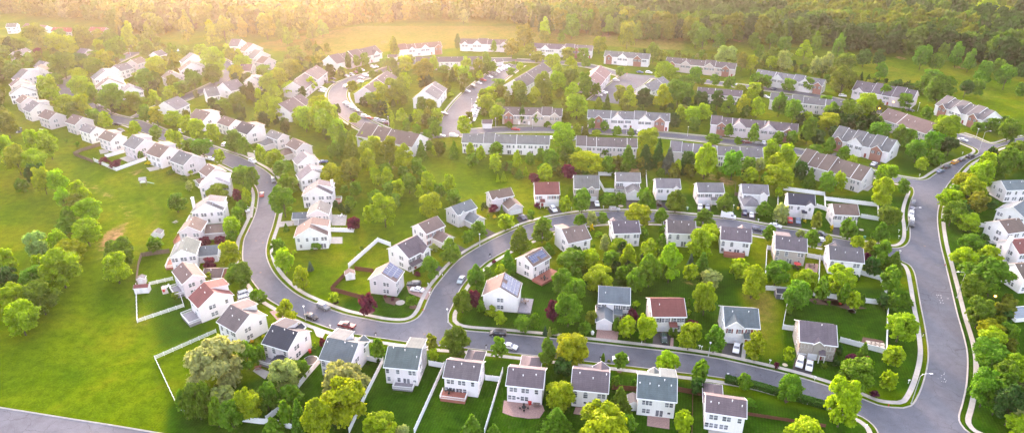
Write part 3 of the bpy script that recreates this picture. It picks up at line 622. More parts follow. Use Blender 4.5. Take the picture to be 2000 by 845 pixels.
    if lod >= 1:
        rr = random.Random(int(w*331)); 
        for i in range(vents+1 if not units else units):
            u = (i+.5+rr.uniform(-.3, .3))/(vents+1 if not units else units); v = rr.uniform(.55, .9)
            if ridge == 'x': p = (X(u), -(d/2)*(1-v), eave+v*(d/2)*t)
            else: p = ((w/2)*(1-v)*rr.choice((-1, 1)), y0+u*d, eave+v*(w/2)*t)
            inst('roof_vent', VENT, ro, p)
    if chimney:
        cxx, cyy = X(chimney[0]), y0+chimney[1]*d; m = MB(); m.box(cxx-.45, cxx+.45, cyy-.6, cyy+.6, 0, zr+1.0); m.box(cxx-.52, cxx+.52, cyy-.67, cyy+.67, zr+1.0, zr+1.15); inst('chimney', m.mesh('chimney', 'wall'), H, col=WC[wall])
    if deck:      # (u0,u1,depth,height,material,side,white rail?)
        u0, u1, dp, h, dm, side, rail = deck; m, r_ = MB(), MB()
        if side == 'n': xa, xb, ya, yb = X(u0), X(u1), y0+.3-dp, y0+.27
        elif side == 'r': xa, xb, ya, yb = x1-.27, x1-.3+dp, y0+u0*d, y0+u1*d
        else: xa, xb, ya, yb = x0+.3-dp, x0+.27, y0+u0*d, y0+u1*d
        for i in range(int((yb-ya)/.4)+1): m.box(xa, xb, ya+i*.4, min(yb, ya+i*.4+.37), h-.12, h)
        m.box(xa+.05, xb-.05, ya+.05, yb-.05, .02, h-.13)
        if rail:
            segs = [((xa,ya),(xb,ya)), ((xa,ya),(xa,yb)), ((xb,ya),(xb,yb))]
            if side == 'r': segs = [segs[0], segs[2], ((xa,yb),(xb,yb))]
            if side == 'l': segs = [segs[0], segs[1], ((xa,yb),(xb,yb))]
            for (ax, ay), (bx, by) in segs:
                L = math.hypot(bx-ax, by-ay); n = max(1, int(L/.28))
                lo = .04 if ax == bx else 0; lo2 = .04 if ay == by else 0
                r_.box(min(ax,bx)-lo, max(ax,bx)+lo, min(ay,by)-lo2, max(ay,by)+lo2, h+.85, h+.95); r_.box(min(ax,bx)-lo*.7, max(ax,bx)+lo*.7, min(ay,by)-lo2*.7, max(ay,by)+lo2*.7, h+.08, h+.14)
                for i in range(n+1): px, py = ax+(bx-ax)*i/n, ay+(by-ay)*i/n; r_.box(px-.03, px+.03, py-.03, py+.03, h, h+.9)
            inst('deck_rail', r_.mesh('deck_rail', rail), H)
        inst('deck', m.mesh('deck', dm), H)
    return H
H_ = house
# bottom row, backs to the camera
H_('d5',(235,565),(305,640),(565,558),'maroon','white',lod=2,shed=(.0,.62,.18),deck=(.1,.95,3.6,1.0,'deckg','n','white'),win2=[(.3,'single'),(.75,'single')],win1=[(.5,'patio')],label='white house with dark red roof and grey railed deck facing the open meadow',ref='the maroon-roofed house by the meadow')
H_('e3',(255,80),(385,155),(625,45),'purple','white',lod=2,shed=(.0,.55,.18),porch=None,win2=[(.2,'arch'),(.5,'arch'),(.8,'double')],win1=[(.2,'single'),(.75,'patio')],vents=2,label='white house with charcoal brown roof, between the dark red and the black roofed houses',ref='the charcoal-brown-roofed house on the bend')
H_('e3',(565,228),(745,282),(935,150),'black','white',lod=2,shed=(.0,.55,.2),gables=[(.2,2.6,1.0,'f'),(.55,2.6,1.0,'f')],sunroom=(.5,1.0,3.4),deck=(.02,.48,3,.9,'deckg','n','white'),win2=[(.1,'arch'),(.42,'arch'),(.85,'single')],win1=[(.1,'single'),(.42,'single')],vents=2,label='white house with nearly black roof, small white gables and a glazed sunroom',ref='the black-roofed house with a sunroom')
H_('e3',(958,335),(1175,378),(1310,215),'slate','white',lod=2,shed=(.0,.55,.15),gables=[(.85,3.6,.5,'f')],win2=[(.12,'arch'),(.38,'arch'),(.8,'double')],win1=[(.12,'single'),(.38,'small')],vents=2,label='white house with green-grey roof and arched rear windows right of the black-roofed house',ref='the green-grey-roofed house with arched windows')
H_('e4',(172,390),(407,412),(488,250),'slate','white',lod=2,shed=(.5,1.0,.12),win2=[(.1,'single'),(.4,'single'),(.82,'double')],win1=[(.12,'single'),(.42,'single'),(.64,'patio'),(.88,'small')],deck=(.3,.88,2.6,.6,'deckg','n','white'),vents=2,label='white house with green-grey roof and small grey deck between two white fences',ref='the green-grey-roofed house with small grey deck')
H_('e4',(580,460),(825,490),(877,350),'purple','white',lod=2,wings=[(.3,.85,5.5,'f','hip')],win2=[(.2,'double'),(.52,'double'),(.83,'single')],win1=[(.14,'double'),(.34,'patio'),(.54,'double')],deck=(-.02,.68,3.2,1.0,'deckr','n','white'),vents=2,label='white house with purple-grey roof and red-brown deck behind white railing',ref='the house with the red-brown railed deck')
H_('e4',(1013,515),(1270,542),(1300,395),'purple','white',lod=2,wings=[(.2,.8,5.5,'f','hip')],win2=[(.2,'double'),(.52,'double'),(.82,'single')],win1=[(.16,'double'),(.33,'small'),(.5,'double')],vents=2,label='white house with purple-grey roof and curved pink-grey paved terrace',ref='the house with the curved paved terrace')
H_('e5',(228,545),(487,572),(505,405),'purple','white',lod=2,gables=[(.82,4.4,.6,'f')],win2=[(.12,'arch'),(.4,'arch'),(.82,'double')],win1=[(.12,'single'),(.4,'small'),(.6,'patio')],vents=2,label='white house with purple-grey roof, peaked front gable and brick patio with dark furniture',ref='the purple-grey-roofed house with dark patio furniture')
H_('e5',(683,603),(958,633),(962,445),'slate','white',lod=2,gables=[(.45,2.8,.8,'f')],shed=(.58,1.0,.3),win2=[(.27,'wide'),(.82,'double')],win1=[(.26,'double'),(.6,'patio'),(.84,'small')],vents=4,label='white house with green-grey roof and square brick patio at its back',ref='the green-grey-roofed house with square brick patio')
H_('e6',(97,700),(382,742),(388,610),'purple','white',lod=2,wings=[(.0,.52,5,'f','hip'),(.6,.95,2,'f','gable')],win2=[(.22,'double'),(.54,'double'),(.85,'single')],win1=[(.14,'double'),(.31,'single'),(.5,'double')],sunroom=None,vents=3,label='white house with purple-grey roof beside the long clipped hedge',ref='the house beside the clipped hedge')
# inner block, fronts to the camera
H_('d7',(945,600),(1165,615),10,'slate','white',near='front',lod=2,wings=[(-.06,.48,6.5,'n','gable')],win2=[(.1,'double'),(.6,'single'),(.88,'double')],win1=[(.88,'wide')],doors=[(.66,'doorw')],porch=(.5,.78),shut='shutterd',vents=0,label='white house with green-grey roof, front garage wing and red brick driveway',ref='the house with the red brick driveway')
H_('d8',(85,697),(322,697),10.5,'maroon','white',near='front',lod=2,win2=[(.12,'double'),(.38,'double'),(.72,'double'),(.9,'single')],garage=[(.13,2.5),(.4,2.5)],doors=[(.62,'doorw')],win1=[(.85,'double')],porch=(.5,.74),shut='shutterd',vents=0,label='white house with dark red roof and two garage doors above a black driveway',ref='the dark-red-roofed house with two garage doors')
H_('e6',(232,112),(475,128),11,'slate','white',near='front',lod=2,gables=[(.29,5.7,.5,'n')],garage=[(.3,4.7)],doors=[(.66,'door')],win2=[(.7,'single'),(.88,'single')],win1=[(.88,'single')],porch=(.56,1.0),shut='shutter',vents=1,label='white house with slate roof, big front gable and dark red shutters',ref='the red-shuttered slate-roofed house')
H_('e6',(748,215),(1008,248),11,'purple','stone',near='front',lod=2,gables=[(.5,2.8,.45,'n')],veneer='stone',garage=[(.13,2.5),(.4,2.5)],doors=[(.62,'door')],win2=[(.16,'double'),(.84,'double')],win1=[(.84,'double')],porch=(.54,.72),shut='shutter',solar=('f',(.06,.94,.55,.9)),vents=0,label='stone-fronted house with purple-grey roof, red shutters and two white cars in front',ref='the stone-fronted house with red shutters')
H_('d7',(145,550),(395,570),9.0,'brown','white',ridge='y',lod=2,solar=('r',(.06,.94,.06,.94),((3,3),(4,3))),wings=(),shed=None,win2=[(.5,'double')],win1=[(.5,'double')],vents=1,deck=(.0,.9,4.2,.5,'deckg','r',None),label='white house with large solar array on its right roof slope above the lower street',ref='the corner house with the large solar array')
H_('d7',(500,355),(620,288),(375,297),'brown','white',near='back',lod=2,solar=('n',(.08,.9,.2,.8),((2,2),(3,0))),win2=[(.15,'single'),(.8,'double')],win1=[(.12,'single'),(.5,'wide'),(.85,'double')],deck=(-.05,1.05,4.6,.9,'deckr','n',None),porch=None,vents=1,label='white house with brown roof, blue solar panels and a red deck with umbrella pole',ref='the solar-panelled red deck house')
H_('d7',(740,195),(900,160),(620,112),'brown','white',near='back',lod=2,shed=(.0,.35,.2),win2=[(.2,'single'),(.75,'arch')],win1=[(.2,'single'),(.75,'double')],vents=2,label='white house with brown-grey roof and tall arched window on the inside of the curve',ref='the house with one tall arched window')
H_('d7',(1052,127),(1238,122),9.5,'purple','white',near='back',lod=2,gables=[(.15,3.5,.8,'f')],win2=[(.12,'single'),(.5,'double'),(.85,'double')],vents=2,label='white house with purple-grey roof behind the wood, left of two like it',ref='the first house behind the inner wood')
H_('d8',(190,122),(387,132),10,'purple','white',near='back',lod=2,wings=[(.0,.5,4.5,'f','hip')],win2=[(.1,'arch'),(.38,'arch'),(.82,'double')],win1=[(.1,'single'),(.6,'patio')],vents=2,label='white house with purple-grey roof and brick patio half hidden by a bright green tree',ref='the second house behind the inner wood')
H_('d8',(555,168),(768,190),10,'purple','white',near='back',lod=2,gables=[(.75,3.8,.6,'f')],win2=[(.1,'arch'),(.38,'arch'),(.82,'double')],win1=[(.1,'single'),(.36,'small'),(.57,'patio'),(.8,'small')],deck=(.15,.82,2.8,1.0,'deckr','n','deckr'),vents=2,label='white house with purple-grey roof and solid red-brown deck on the open lawn',ref='the house with the solid red-brown deck')
H_('d8',(930,232),(1150,257),10,'purple','tan',near='back',lod=2,shed=(.0,.5,.2),win2=[(.1,'arch'),(.38,'arch'),(.82,'double')],win1=[(.1,'single'),(.5,'patio'),(.8,'small')],vents=2,label='beige house with purple-grey roof and red umbrella on its fenced patio',ref='the beige house with a red umbrella')
H_('e1',(72,305),(312,330),10,'purple','white',near='back',lod=2,gables=[(.3,4.5,.8,'f')],win2=[(.1,'arch'),(.38,'arch'),(.8,'double')],win1=[(.1,'single'),(.78,'small')],vents=2,label='white house with purple-grey roof nearest the wide road in the inner block',ref='the inner house nearest the wide road')
# row above the inner street
H_('c8',(1035,775),(1170,722),(942,732),'slate','lav',near='front',lod=2,wings=[(.3,.95,5.5,'n','gable')],gables=[(.25,3.0,.4,'n')],doors=[(.22,'door')],win2=[(.2,'double'),(.8,'single')],vents=0,label='pale lavender house with slate roof, red front door and white garage wing',ref='the lavender house with a red door')
H_('d1',(215,668),(368,640),(150,628),'brown','lav',near='front',lod=2,wings=[(.45,1.15,6.0,'n','gable')],gables=[(.18,2.6,.4,'n')],win2=[(.2,'double'),(.6,'double')],vents=0,label='grey-lavender house with brown roof and double garage wing toward the curved street',ref='the grey-lavender winged house')
H_('d1',(510,635),(682,632),(443,562),'maroon','white',near='front',lod=2,garage=[(.74,4.7)],doors=[(.3,'door')],win2=[(.15,'double'),(.65,'double'),(.87,'double')],win1=[(.12,'single')],porch=(.2,.4),shut='shutter',vents=0,label='white house with dark red roof at the left end of the upper street',ref='the dark-red-roofed house on the upper street')
H_('d1',(780,592),(955,594),(745,514),'grey','tan',near='front',lod=2,gables=[(.68,3.4,.5,'n')],garage=[(.78,2.5)],doors=[(.45,'doorw')],win2=[(.15,'double'),(.9,'single')],win1=[(.15,'double')],shut='shutterd',vents=0,label='beige house with grey two-part roof and white sedan on its black driveway',ref='the beige house with a two-part grey roof')
H_('d1',(1068,546),(1238,549),9,'grey','white',near='front',lod=2,wings=[(.38,1.0,6.5,'n','gable')],doors=[(.25,'doorw')],win2=[(.15,'double'),(.85,'single')],win1=[(.1,'double')],porch=(.0,.35),shut='shutterd',vents=0,label='white house with grey roof, peaked garage wing and fenced garden on its left',ref='the house with a peaked garage wing')
H_('d2',(112,590),(283,592),9,'grey','white',near='front',lod=2,gables=[(.8,3.2,.5,'n')],garage=[(.25,4.7)],doors=[(.8,'doorw')],win2=[(.18,'double'),(.48,'single')],win1=[],vents=0,label='white house with grey roof and black SUV on a short driveway',ref='the white house behind the black SUV')
H_('d2',(400,620),(583,622),9,'grey','white',near='front',lod=2,garage=[(.14,2.5),(.4,2.5)],doors=[(.62,'doorw')],win2=[(.1,'double'),(.4,'double'),(.8,'double')],win1=[(.85,'single')],porch=(.5,.75),shut='shutterd',vents=0,label='white house with pale grey roof and two light cars parked before its garages',ref='the house behind two light cars')
H_('d2',(705,628),(888,637),9,'grey','white',near='front',lod=2,gables=[(.78,3.2,.5,'n')],wings=[(-.04,.6,6.5,'n','hip')],doors=[(.68,'doorw')],win2=[(.12,'single'),(.4,'small')],win1=[(.85,'single')],vents=0,label='white house with grey roof and pyramid-topped garage wing',ref='the house with a pyramid-topped garage wing')
H_('d2',(1020,700),(1208,716),10,'black','white',near='front',lod=2,gables=[(.8,4.0,.5,'n')],garage=[(.28,4.7)],doors=[(.62,'doorw')],win2=[(.1,'double'),(.4,'single')],win1=[(.85,'single')],porch=(.52,.72),vents=0,label='white house with blue-black roof, red and grey cars on its driveway',ref='the blue-black-roofed house')
H_('d3',(105,770),(280,778),9,'brown','white',near='front',lod=2,garage=[(.2,2.5)],doors=[(.45,'doorw')],win2=[(.15,'double'),(.5,'small'),(.82,'double')],win1=[(.8,'double')],shut='shutterd',vents=0,label='white house with grey-brown roof between two white fenced gardens',ref='the house between two white fenced gardens')
H_('d6',(820,130),(950,72),(690,88),'brown','white',near='front',lod=2,wings=[(.3,.95,5.5,'n','gable')],win2=[(.12,'single'),(.4,'double'),(.75,'double')],win1=[(.12,'single')],shut='shutter',vents=0,label='white house with brown roof and garage wing on the outer side of the curving street',ref='the brown-roofed house on the outer curve')
H_('d6',(700,298),(838,225),(505,250),'purple','white',near='front',lod=2,gables=[(.85,4.2,1.3,'n')],porch=(.0,.55),doors=[(.3,'door')],win2=[(.15,'double'),(.5,'single')],win1=[(.1,'double')],shut='shutterd',shed=None,vents=0,label='large white house with dark grey roof, porch and a triangular fenced lawn behind',ref='the house with the triangular fenced lawn')
H_('d6',(612,462),(668,383),(415,442),'brown','lav',near='front',lod=2,solar=('n',(.08,.95,.05,.98),((0,0),)),doors=[(.6,'doorw')],win2=[(.2,'double'),(.6,'small')],win1=[(.2,'double')],porch=None,vents=0,label='lavender house with brown roof and solar panels on the street corner',ref='the solar-panelled lavender corner house')
# row inside the curving street, gable ends toward the camera
eo = 'row inside the curving street'
EH = [('d5',(963,152),(1197,138),8.5,'brown','white','y'),('c7',(1052,777),(1206,770),8.5,'grey','lav','y'),('c7',(1018,642),(1228,634),8,'grey','white','y'),('c7',(1005,535),(1190,500),7,'grey','white','y'),('c7',(985,430),(1140,400),8,'grey','white','y'),
 ('c7',(905,293),(978,330),(1098,300),'brown','lav','x'),('c7',(768,228),(848,258),(947,237),'grey','lav','x'),('c7',(550,188),(640,222),(770,182),'black','white','x'),('c7',(435,140),(515,168),(625,137),'brown','white','x'),('c7',(235,105),(335,132),(465,92),'brown','white','x'),('c1',(1215,757),(1305,717),(1110,722),'grey','white','x')]
for i, (k, P, Q, Rr, rf, wl, rg) in enumerate(EH):
    kw = {}
    if rg == 'y': kw['shed'] = (.35, 1.0, .25) if i in (0, 2, 3) else None; kw['wings'] = [(-.35, .25, 3.5, 'n', 'side')] if i == 1 else ()
    else: kw['shed'] = (.3, .95, .2) if i in (7, 9) else None; kw['wings'] = [(.0, .62, 5, 'n', 'hip')] if i in (5, 6) else ()
    if i == 2: kw['chimney'] = (.98, .5); kw['deck'] = (.3, .8, 3, 1, 'deckr', 'r', 'white')
    if i == 5: kw['deck'] = (.3, .9, 3, 1, 'deckg', 'r', 'white')
    H_(k, P, Q, Rr, rf, wl, ridge=rg, near='back', lod=2 if i < 5 else 1, label=f'{ "lavender" if wl=="lav" else "white"} house, {dict(brown="brown",grey="grey",black="dark")[rf]} roof, {ordw(i+1)} from the near end inside the curving street', ref=f'the {ordw(i+1)} house of the inner curve row', group='houses in the row inside the curving street', **kw)
# row along the meadow
MH = [('d5',(125,385),(195,475),(328,437),'brown','lav','x'),('d5',(108,290),(292,270),10,'slate','white','y'),('d5',(165,120),(325,112),8.5,'brown','lav','y'),('c7',(255,757),(478,742),8,'grey','white','y'),('c7',(310,585),(522,566),6.5,'pale','white','y'),
 ('c7',(308,475),(362,510),(530,488),'brown','lav','x'),('c7',(108,400),(202,435),(358,382),'grey','lav','x'),('c6',(1000,350),(1095,382),(1243,326),'brown','white','x'),('c6',(842,292),(925,325),(1078,275),'grey','lav','x'),('c6',(672,242),(755,272),(885,240),'brown','white','x'),
 ('c6',(540,190),(615,217),(728,187),'grey','white','x'),('c6',(445,135),(512,157),(648,122),'brown','lav','x'),('c6',(258,95),(332,122),(462,93),'brown','lav','x'),('c1',(152,752),(202,772),(375,737),'grey','white','x'),('c1',(103,692),(137,714),(265,692),'brown','lav','x'),
 ('c1',(50,650),(225,642),8,'grey','white','y'),('c1',(57,592),(195,582),7.5,'brown','lav','y'),('c1',(95,548),(290,520),7,'grey','white','y'),('c1',(190,500),(320,505),7,'brown','white','y'),('c1',(250,465),(365,450),8,'grey','white','y'),('c1',(395,412),(515,400),8,'grey','white','y'),('c1',(545,378),(655,362),8,'grey','white','y')]
for i, (k, P, Q, Rr, rf, wl, rg) in enumerate(MH):
    kw = {}
    if i in (0, 1, 2): kw['wings'] = [(.95, 1.55, 0, 'n', 'side')] if 0 else ()
    if i in (3, 4, 7, 8, 9, 13, 15, 17): kw['shed'] = (.3, 1.0, .2) if rg == 'y' else (.0, .6, .2)
    if rg == 'y' and i > 14: kw['twist'] = 24
    if i == 0: kw['deck'] = (.2, .8, 2.6, 1.0, 'deckg', 'n', 'white')
    if i == 1: kw['deck'] = (.15, .75, 2.8, .9, 'deckr', 'l', 'white'); kw['solar'] = ('l', (.2, .8, .35, .55))
    if i == 2: kw['deck'] = (.1, .8, 3.0, .9, 'deckr', 'l', 'deckr')
    if i == 3: kw['deck'] = (.1, .8, 3.0, .9, 'deckg', 'l', 'white'); kw['chimney'] = (.05, .45)
    if i == 5: kw['sunroom'] = (.1, .8, 3.2)
    H_(k, P, Q, Rr, rf, wl, ridge=rg, near='back', lod=2 if i < 5 else 1, label=f'{ "pale lavender" if wl=="lav" else "white"} house with {dict(brown="brown",grey="grey",slate="green-grey",pale="very pale")[rf]} roof, {ordw(i+1)} from the near end of the meadow row', ref=f'the {ordw(i+1)} house of the meadow row', group='houses in the row along the meadow', **kw)
# front garage wings of three of those houses stand as low annexes of their own roofs
for k, P, Q, dd, rf, wl, lb, rf_ in [('d5',(327,432),(462,432),7,'brown','brick','low garage building with brown hipped roof behind the first meadow-row house','the first garage annex'),('d5',(296,285),(440,272),8,'slate','white','low white garage with green-grey roof behind the second meadow-row house','the green-grey garage annex'),('d5',(340,128),(485,118),7.5,'brown','lav','low garage with brown roof behind the third meadow-row house','the brown garage annex'),('c7',(950,802),(1052,798),6,'slate','lav','low garage with slate roof beside the second house of the curve row','the slate garage annex')]:
    H_(k, P, Q, dd, rf, wl, near='blank', lod=1, eave=2.9, t=.5, dmin=5, label=lb, ref=rf_, cat='garage', name='garage', sides=False, vents=0)
# streets at the upper left
UH = [('c1',(622,542),(800,532),9,'grey','white','y'),('c1',(645,600),(830,597),8,'brown','white','y'),('c1',(803,642),(957,637),9,'grey','white','y'),('c1',(830,492),(920,467),(745,482),'grey','white','x'),('c1',(945,443),(1015,422),(878,432),'brown','lav','x'),('c1',(1095,388),(1150,372),(1000,388),'grey','white','x'),
 ('c1',(1232,428),(1402,422),8,'grey','white','y'),('c1',(1222,482),(1392,478),8,'brown','white','y'),('c1',(1112,538),(1245,530),8,'brown','lav','y'),('c1',(130,378),(215,350),(55,390),'grey','lav','x'),('c1',(38,190),(110,187),9,'grey','white','x'),('c1',(345,217),(490,222),9,'red','white','x'),('c1',(150,188),(295,205),9,'pink','white','x'),('c1',(603,215),(710,220),9,'red','pink','x'),
 ('c2',(20,668),(107,655),(-90,645),'grey','white','x'),('c2',(182,628),(278,602),(70,605),'grey','white','x'),('c2',(258,562),(358,572),8,'grey','lav','y'),('c2',(280,492),(367,467),8,'brown','lav','y'),('c2',(370,437),(485,425),8,'brown','lav','y'),('c2',(300,402),(450,388),8,'grey','lav','y'),('c2',(245,352),(397,340),8,'brown','lav','y'),('c2',(190,322),(300,300),8,'grey','white','y')]
for i, (k, P, Q, Rr, rf, wl, rg) in enumerate(UH):
    kw = {'shed': (.4, 1.0, .2)} if i in (0, 1, 7, 16) else {}
    if rg == 'y': kw['twist'] = 28
    H_(k, P, Q, Rr, rf, wl, ridge=rg, near='back', lod=1, label='auto', ref='', group='houses on the far upper left streets', **kw)
    HOUSES[-1]['desc'] = f'{dict(white="white",lav="lavender",pink="pink")[wl]} house with {dict(brown="brown",grey="grey",red="red",pink="pink")[rf]} roof'
# right edge
for i, (k, P, Q, Rr, rf, rg, ch, lb, rf_) in enumerate([('d3',(1290,605),(1440,600),9,'slate','x',None,'white house with slate roof, furthest up the right edge','the slate-roofed right edge house'),('d3',(1215,735),(1420,800),10,'slate','y',None,'white house with two-tone slate roof, gable facing the tree belt','the two-tone-roofed right edge house'),
 ('e1',(1300,128),(1440,108),10,'brown','x',None,'white house with brown roof behind the fenced play lawn on the right edge','the brown-roofed right edge house'),('e1',(1378,268),(1560,250),10,'maroon','x',(.0,.5),'white house with dark red roof and tall white chimney','the chimneyed right edge house'),('e1',(1405,440),(1560,430),10,'brown','x',None,'white house with brown roof, lowest on the right edge','the lowest right edge house')]):
    H_(k, P, Q, Rr, rf, 'white', ridge=rg, near='back', lod=2, chimney=ch, label=lb, ref=rf_)
# houses beyond the wood
for i, (k, P, Q, dd, rf) in enumerate([('c4',(975,62),(1055,55),9,'slate'),('c5',(5,45),(60,85),9,'grey'),('c5',(405,20),(490,25),9,'grey'),('c5',(490,95),(540,100),8,'grey'),('c5',(590,30),(645,35),8,'pale'),('c5',(1020,85),(1110,102),8,'grey'),('c4',(560,15),(600,15),8,'pale'),('c5',(720,70),(800,80),8,'grey'),('c5',(1195,150),(1260,160),8,'grey')]):
    H_(k, P, Q, dd, rf, 'white', near='back', lod=0, label='auto', group='houses beyond the wood', ref='', eave=4.2); HOUSES[-1]['desc'] = 'low roof of a house showing beyond the wood'
# ------------------------------------------------------------------ townhouse blocks
def T_(k, P, Q, Rr, n, rf, wl, gl, near, label, ref, lod=1, **kw):
    gs = [(u, w*1.3, 1.0, 'n', m) for u, w, m in gl]
    w2 = [((i+.5)/n+(.0), 'double') for i in range(n)]; w1 = [((i+.3)/n, 'single') for i in range(n)]
    ds = [((i+.75)/n, 'door' if i % 3 == 0 else 'doorw') for i in range(n)] if near == 'front' else []
    if near == 'back': w1 = [((i+.35)/n, 'patio') for i in range(n)]; w2 = [((i+.28)/n, 'double') for i in range(n)]+[((i+.75)/n, 'single') for i in range(n)]
    return house(k, P, Q, Rr, rf, wl, near=near, lod=lod, label=label, ref=ref, cat='townhouses', name='townhouse_block', group='townhouse blocks', gables=gs, win2=w2, win1=w1, doors=ds, units=n, t=.62, shut='shutterd' if near == 'front' else None, **kw)
wl, bk = 'wall', 'brick'
backg = lambda n: [((i+.5)/n, 5.0, .8, 'f') for i in range(0, n, 2)]
T_('c8',(340,232),(720,308),(815,240),4,'brown','white',[],'back','brown-roofed townhouse block, leftmost of the nearest townhouse row','the leftmost near townhouse block')
T_('d1',(5,277),(610,293),10,8,'grey','white',[],'back','long white townhouse block with grey roof above the sloping lawn','the long townhouse block above the lawn')
T_('d1',(793,300),(1215,313),10,6,'purple','lav',[],'back','purple-roofed townhouse block behind the big round tree','the purple-roofed townhouse block')
T_('d2',(205,335),(520,362),10,4,'grey','lav',[],'back','grey-roofed townhouse block half hidden by tall conifers','the grey block behind the conifers')
T_('d2',(535,365),(848,382),10,4,'grey','white',[],'back','grey-roofed white townhouse block with yellow-green tree before its left end','the grey block by the yellow-green tree')
T_('d2',(1080,412),('d3',290,542),('d3',350,465),6,'brown','lav',[],'back','brown-roofed townhouse block nearest the wide road junction','the brown townhouse block at the junction')
T_('d1',(280,85),(695,97),10,6,'purple','tan',[(.12,4.2,bk),(.6,5,wl),(.88,4.4,wl)],'front','beige and brick townhouse block with narrow column tree at its centre','the beige and brick townhouse block')
T_('d1',(870,105),('d2',205,132),10,7,'grey','white',[(.14,3.6,bk),(.37,5.6,wl),(.7,5.6,wl),(.88,4.6,bk)],'front','white townhouse block with two brick gables in the second row','the white block with two brick gables')
T_('d2',(485,152),(1085,207),10,8,'purple','lav',[(.13,4.0,bk),(.33,6.2,wl),(.67,6.2,wl),(.9,4.2,bk)],'front','lavender townhouse block with purple roof and four front gables','the lavender block with four gables')
T_('d3',(85,247),(480,345),(548,285),6,'grey','white',[(.12,4.0,bk),(.42,6.5,wl),(.8,4.4,bk)],'front','white townhouse block with grey roof and brick gables near the wide road','the brick-gabled block near the wide road')
T_('c5',(800,722),(1125,828),(1255,800),6,'grey','white',[(.17,4.0,bk),(.45,6.0,wl),(.82,4.4,bk)],'front','white townhouse block with dark grey roof at the edge of the far right field','the rightmost far townhouse block')
T_('d3',(400,105),(735,217),(793,150),5,'brown','lav',[],'back','brown-roofed townhouse block facing away, beside two amber lamps','the brown block by the amber lamps')
T_('c5',(225,618),(640,692),(675,628),6,'purple','lav',[(.12,4.4,wl)],'front','purple-grey-roofed townhouse block in front of the olive field','the purple-grey block before the olive field')
T_('c4',(965,518),(1430,592),10,7,'grey','white',[(.35,6.0,wl),(.75,6.0,wl),(.95,4.2,bk)],'front','white townhouse block with grey roof below the pale flowering trees','the grey block below the flowering trees')
T_('c4',(1068,688),('c5',200,745),9,7,'grey','lav',[],'back','grey-roofed townhouse block facing away below the flowering trees','the grey block facing away')
T_('c4',(568,642),(875,668),9,5,'purple','white',[],'back','purple-roofed townhouse block behind mixed trees in the middle distance','the purple block behind mixed trees')
T_('c4',(350,432),(830,478),10,7,'purple','pink',[(.1,3.6,bk),(.3,5.6,wl),(.64,5.6,wl),(.87,4.2,bk)],'front','pinkish townhouse block with four gables along the grassy field','the pinkish block along the field')
T_('c3',(1335,387),('c4',237,410),10,5,'grey','white',[(.12,3.8,bk),(.42,5.8,wl),(.75,4.8,bk)],'front','white townhouse block with blue cars at its right end','the white block above the car court')
T_('c3',(822,332),(1255,352),10,7,'purple','white',[(.08,3.6,bk),(.26,5.8,wl),(.56,5.8,wl),(.76,5,bk)],'front','townhouse block with purple roof and white gables in the glare','the purple-roofed block in the glare')
T_('c3',(343,302),(725,312),10,6,'purple','white',[(.1,4,wl),(.32,5.8,wl),(.8,5,wl)],'front','white townhouse block facing the camera below the far field','the white block below the far field')
T_('c2',(1332,347),('c3',225,322),10,5,'pink','white',[(.3,4,wl),(.6,5.5,wl),(.9,4.6,bk)],'front','pale pink-roofed townhouse block in the brightest glare','the pink-roofed block in the glare')
T_('c2',(905,442),(1222,362),(828,398),5,'purple','white',[(.3,4.6,wl),(.85,5,wl)],'front','white townhouse block facing the curved car park','the block facing the curved car park')
T_('c3',(40,430),(500,425),9,7,'purple','white',[],'back','long pinkish-roofed townhouse block in the middle of the glare','the long block in the middle of the glare')
T_('c2',(690,615),(845,495),(530,600),4,'purple','lav',[],'front','townhouse block seen end on, left of the curved car park','the end-on block by the car park')
T_('c2',(590,775),(738,705),(540,690),3,'purple','white',[],'back','small townhouse block seen end on among the yellow trees','the small block among yellow trees')
T_('c2',(1180,655),(1330,535),(1045,620),4,'purple','lav',[],'back','townhouse block seen end on inside the curved car park','the end-on block inside the car park curve')
T_('c3',(190,690),(257,610),(5,690),3,'grey','white',[],'back','townhouse block seen end on, left of the straight car park','the end-on block by the straight car park')
T_('c3',(790,605),(985,482),(650,575),5,'purple','white',[],'back','townhouse block slanting away, right of the straight car park','the slanting car park block')
T_('c3',(1310,592),(1385,500),(1200,500),4,'pink','lav',[],'front','townhouse block seen end on beside the small car court','the end-on block beside the car court')
T_('c4',(262,632),(387,572),(185,592),3,'grey','white',[],'back','small grey-roofed townhouse block behind the car court','the small block behind the car court')
for k, P, Q, dd, lb, rf_ in [('c2',(1255,395),(1320,395),6,'tiny white garage beside the curved car park','the tiny white garage'),('d1',(145,148),(215,148),6,'small white garage with purple roof beside the parked white cars','the small purple-roofed garage'),('c3',(595,430),(648,425),6,'small white garage at the top of the straight car park','the garage atop the car park')]:
    house(k, P, Q, dd, 'purple', 'white', near='blank', lod=0, eave=2.8, t=.5, dmin=4, garage=[(.28,2.5),(.72,2.5)], label=lb, ref=rf_, cat='garage', name='garage', sides=False)
